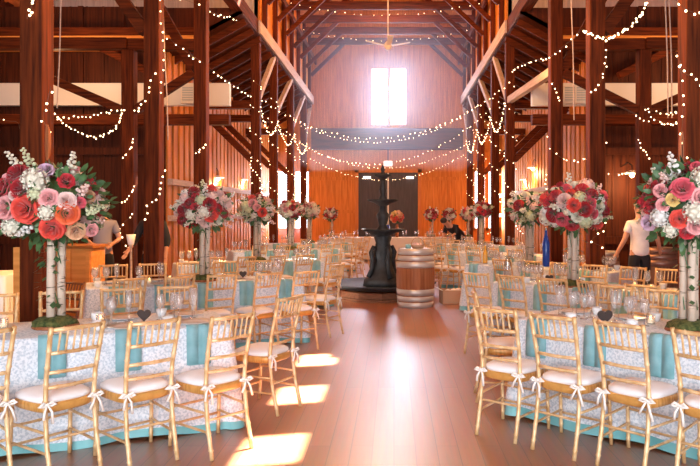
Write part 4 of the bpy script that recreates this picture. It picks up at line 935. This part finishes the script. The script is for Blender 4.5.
strand(via([(134, 212, 12.05), (128, 219, 12.05), (121, 226, 12.05), (122, 240, 12.05), (130, 250, 12.05)]), 12, 'fairy lights on the outer left post, lower turn', .016)
strand(via([(161, -4, 9.64), (162, 30, 9.64), (163, 60, 9.64), (161, 95, 9.64)]), 14, 'fairy lights down the nave edge of the second left post', .014)
strand(via([(165, 168, 9.6), (161, 188, 9.6), (156, 199, 9.6), (148, 206, 9.6), (145, 222, 9.6)]), 14, 'fairy lights curling round the lower second left post', .016)
strand(via([(163, 30, 9.75), (173, 42, 10.3), (188, 53, 11), (202, 62, 12.06), (216, 73, 13), (232, 84, 14.5), (252, 98, 16.9)]), 26, 'long fairy light swag from the second to the fourth left post', .016)
strand(via([(176, -3, 12), (196, 4, 12.06), (210, 12, 13), (228, 17, 14.5), (244, 20, 16), (256, 23, 16.9)]), 18, 'upper fairy light swag from the third to the fourth left post', .018)
strand(via([(208, 143, 12.05), (200, 149, 12.05), (194, 152, 12.05)]), 7, 'fairy lights round the third left post', .016)
strand(via([(250, 158, 16.9), (253, 170, 16.9), (260, 178, 16.9), (262, 190, 16.9)]), 10, 'fairy lights hanging on the fourth left post', .022)
for i, y in enumerate((17.0, 19.5, 22.7, 26.0)):
    strand(spiral(LP - pw / 2, y + pw / 2, 4.9, 1.7, pw / 2 + .03, 5), 34, 'fairy lights wound round the %s left post' % ORD[i + 3], .022)
    strand(spiral(RP + pw / 2, y + pw / 2, 4.9, 1.6, pw / 2 + .03, 5), 34, 'fairy lights wound round the %s right post' % ORD[i + 3], .022)
for i, (y0, y1) in enumerate(((16.95, 19.5), (19.5, 22.7), (22.7, 26.0))):
    strand(sag((LP + .04, y0, 4.25), (LP + .04, y1, 4.25), .55), 26, 'fairy light swag between the %s and %s left posts' % (ORD[i + 3], ORD[i + 4]), .022)
    strand(sag((RP - .04, y0, 4.35), (RP - .04, y1, 4.35), .6), 30, 'fairy light swag between the %s and %s right posts' % (ORD[i + 3], ORD[i + 4]), .022)
for i, (y, zl, zr, d) in enumerate(((17.0, 4.45, 4.75, 1.15), (19.6, 4.0, 4.6, 1.3), (22.1, 4.65, 5.1, 1.0), (24.7, 4.1, 4.2, .95), (26.9, 3.75, 3.9, .95))):
    strand(sag((LP, y, zl), (RP, y, zr), d, 24), 48, 'fairy light swag across the nave, %s counted from the front' % ORD[i], .022)
for i, y in enumerate((20.7, 23.8)):
    strand(sag((LP + .1, y, 8.0), (RP - .1, y, 8.0), .4, 16), 22, 'fairy light swag high under the nave collar beams, %s one' % ('nearer', 'farther')[i], .022)
# right side
strand(via([(650, -6, 9), (642, 12, 9), (632, 25, 9), (620, 33, 9.2), (606, 38, 9.5), (594, 35, 9.6), (582, 29, 9.8)]), 40, 'bright dense fairy light swag at the top of the second right post', .018)
strand(via([(582, 29, 9.8), (574, 38, 10.3), (562, 47, 11), (550, 57, 12.05), (536, 60, 13.5), (522, 65, 15), (510, 72, 16.9)]), 26, 'long fairy light swag from the second to the fourth right post', .016)
strand(via([(606, 48, 9.66), (606, 62, 9.66), (602, 78, 9.66), (596, 88, 9.66), (589, 93, 9.66)]), 13, 'fairy lights on the upper second right post', .016)
strand(via([(676, 52, 6.46), (680, 66, 6.46), (685, 74, 6.46), (694, 77, 6.46), (702, 90, 6.46)]), 9, 'fairy lights on the first right post', .014)
strand(via([(672, -4, 6.46), (682, 6, 6.46), (692, 12, 6.46), (704, 14, 6.46)]), 8, 'fairy lights at the top of the first right post', .014)
strand(via([(644, 106, 12), (652, 116, 11.8), (662, 122, 11.5), (674, 123, 11), (684, 117, 10)]), 26, 'double fairy light swag between the outer and first right posts', .016)
strand(via([(646, 108, 12), (656, 112, 11.8), (668, 114, 11.5), (682, 110, 10.5)]), 16, 'shallow fairy light swag above the double one on the right', .016)
strand(via([(637, 138, 12.05), (642, 148, 12.05), (650, 160, 12.05)]), 10, 'fairy lights on the outer right post', .016)
strand(via([(636, 113, 12.05), (644, 121, 12.05), (650, 122, 12.05)]), 6, 'fairy lights at the top of the outer right post', .016)
strand(via([(547, 132, 12.05), (550, 148, 12.05), (560, 157, 12), (574, 161, 11.6), (588, 157, 11), (598, 150, 10.4), (606, 141, 9.66)]), 24, 'low fairy light swag from the third to the second right post', .016)
strand(via([(552, 82, 12.05), (556, 92, 12.05), (560, 102, 12.05)]), 7, 'fairy lights on the upper third right post', .016)
strand(via([(606, 174, 13.5), (618, 174, 13.5), (630, 174, 14), (640, 181, 14), (650, 195, 14)]), 9, 'loose fairy lights beside the lamp on the right partition', .022)
strand(via([(605, 190, 9.66), (598, 200, 9.66), (606, 226, 9.66), (592, 240, 9.66), (606, 248, 9.66)]), 12, 'fairy lights low on the second right post', .016)
strand(via([(680, 60, 6.44), (683, 110, 6.44), (681, 150, 6.44), (692, 158, 6.44)]), 12, 'fairy lights down the nave edge of the first right post', .014)
strand(via([(500, 200, 17.4), (508, 214, 17.4), (516, 226, 17.4), (524, 234, 17.4)]), 12, 'fairy lights trailing low from the fourth right post', .022)
strand(via([(484, 196, 20), (488, 212, 20), (494, 226, 20), (486, 236, 20)]), 12, 'fairy lights trailing low from the fifth right post', .022)
strand(via([(548, 170, 12.05), (546, 185, 12.05), (549, 196, 12.05)]), 7, 'fairy lights on the lower third right post', .016)

# thin ropes hanging from the roof
for i, (px, Y, y0, y1) in enumerate(((57, 8.5, -5, 108), (168, 10, 60, 140), (574, 9.8, -5, 120), (668, 8, -5, 118), (672, 8, -5, 118))):
    a, b_ = W(px, y1, Y), W(px + (4 if i == 0 else -3), y0, Y)
    o = MB().tube([a, (a + b_) / 2 + Vector((.01, 0, 0)), b_, b_ + (b_ - a) * .8], .008, 5).build('hanging_rope', GREYW)
    tag(o, ('thin rope beside the first left post', 'thin rope right of the second left post', 'thin rope left of the second right post', 'outer of two thin ropes left of the first right post', 'inner of two thin ropes left of the first right post')[i], 'rope', None, 'structure')
for i, (px, py, Y) in enumerate(((50, 143, 6.46), (680, 150, 6.46))):
    p = W(px, py, Y); m = MB()
    for k in range(3): m.tube([(p.x + .014 * math.cos(a) * (1 - .1 * k), p.y - .02 - .015 * k, p.z + (.13 + .02 * k) * math.sin(a)) for a in [2 * PI * j / 14 for j in range(15)]], .008, 5)
    tag(m.build('hanging_rope_coil', STAVE), 'coil of rope hung on the nave side of the first %s post' % ('left', 'right')[i], 'rope')

# ------------------------------------------------------------------ light
wd = bpy.data.worlds.new('sky'); SC.world = wd; wd.use_nodes = True
bg = wd.node_tree.nodes['Background']; bg.inputs[0].default_value = (.86, .93, 1, 1); bg.inputs[1].default_value = 5.0
def light(name, kind, loc, energy, col, size=None, sy=None, rot=None, soft=.2):
    ld = bpy.data.lights.new(name, kind); ld.energy = energy; ld.color = col
    if kind == 'AREA': ld.shape = 'RECTANGLE'; ld.size = size; ld.size_y = sy or size
    elif kind == 'POINT': ld.shadow_soft_size = soft
    o = bpy.data.objects.new(name, ld); C.objects.link(o); o.location = loc
    if rot: o.rotation_euler = rot
    return o
s = light('sun', 'SUN', (6, 20, 20), 120, (1, .90, .76)); s.data.angle = .009
s.rotation_mode = 'QUATERNION'; s.rotation_quaternion = Vector((0, 0, -1)).rotation_difference(Vector((AZ.x, AZ.y, -TAN)).normalized())
light('doorway_daylight', 'AREA', (0, -4.6, 2.6), 860, (.93, .96, 1), 8, 4.6, (PI / 2, 0, 0))
# daylight through the far windows
light('high_window_daylight', 'AREA', (-.2, YE - .12, 6.35), 430, (.72, .78, 1), 1.45, 2.4, (-PI / 2, 0, 0))
light('left_window_daylight', 'AREA', (-4.14, YE - .12, 2.1), 260, (.95, .95, 1), 1.3, 2.4, (-PI / 2, 0, 0))
light('right_window_daylight', 'AREA', (3.82, YE - .12, 2.1), 220, (1, .93, .85), 1.1, 2.4, (-PI / 2, 0, 0))
# warm fill points added high in the nave, without fixtures
for x, y, z, e in ((NC, 9.0, 5.3, 380), (NC, 13.2, 6.3, 480), (NC, 18.0, 7.3, 420), (NC, 22.5, 8.9, 260)):
    light('nave_fill_light', 'POINT', (x, y, z), e, (1, .48, .15), soft=.35).data.specular_factor = .15
for x, y, z, e in ((-6.5, 12.9, 4.5, 130), (6.2, 12.9, 4.5, 130), (-6.6, 9.3, 2.6, 55), (6.6, 9.0, 2.6, 45)):  # warm fill added in the side aisles, no lamps stand here
    light('aisle_fill_light', 'POINT', (x, y, z), e, (1, .55, .25), soft=.25)

hz = bpy.data.materials.new('haze'); hz.use_nodes = True; nt = hz.node_tree; nt.nodes.remove(nt.nodes['Principled BSDF'])
vs = nt.nodes.new('ShaderNodeVolumeScatter'); vs.inputs['Color'].default_value = (.88, .90, 1, 1); vs.inputs['Density'].default_value = .03; vs.inputs['Anisotropy'].default_value = .55
nt.links.new(vs.outputs[0], nt.nodes['Material Output'].inputs['Volume'])
tag(MB().box(LP + .1, RP - .1, 21.0, YE - .5, 3.2, 8.15).build('haze', hz), 'pale dusty haze glowing in front of the high gable window', 'haze', None, 'stuff')

tag(MB().box(XL + .2, LP - .3, 26.4, YE - .15, .01, 4.0).build('haze', hz), 'pale haze glowing in front of the left far window', 'haze', None, 'stuff')

# warm spots added without fixtures to brighten the nave side of the near posts
for y in PY[:3]:
    for x in (LP, RP):
        a = Vector((NC, y + .45, 5.4 + .12 * y)); b_ = Vector((x, y + .1, 2.9))
        o = light('added_post_spot', 'SPOT', a, 1900, (1, .47, .14)); o.data.spot_size = .78; o.data.spot_blend = .8; o.data.shadow_soft_size = .15; o.data.specular_factor = .2
        o.rotation_mode = 'QUATERNION'; o.rotation_quaternion = Vector((0, 0, -1)).rotation_difference((b_ - a).normalized())

# ------------------------------------------------------------------ camera
cd = bpy.data.cameras.new('camera'); cam = bpy.data.objects.new('camera', cd); C.objects.link(cam)
cam.location = (0, 0, H); cam.rotation_euler = (PI / 2, 0, 0)
cd.sensor_width = 36; cd.lens = 36 * F / 700; cd.shift_x = -(CX - 350) / 700; cd.shift_y = -(233 - CY) / 700; cd.clip_end = 200; cd.clip_start = .05
SC.camera = cam
SC.view_settings.view_transform = 'Standard'; SC.view_settings.look = 'None'; SC.view_settings.gamma = 1; SC.view_settings.use_curve_mapping = False
SC.view_settings.exposure = 0.06
SC.cycles.sample_clamp_indirect = 6; SC.cycles.caustics_reflective = False; SC.cycles.caustics_refractive = False
SC.cycles.max_bounces = 8; SC.cycles.transparent_max_bounces = 24; SC.cycles.use_denoising = True; SC.cycles.blur_glossy = 1.0
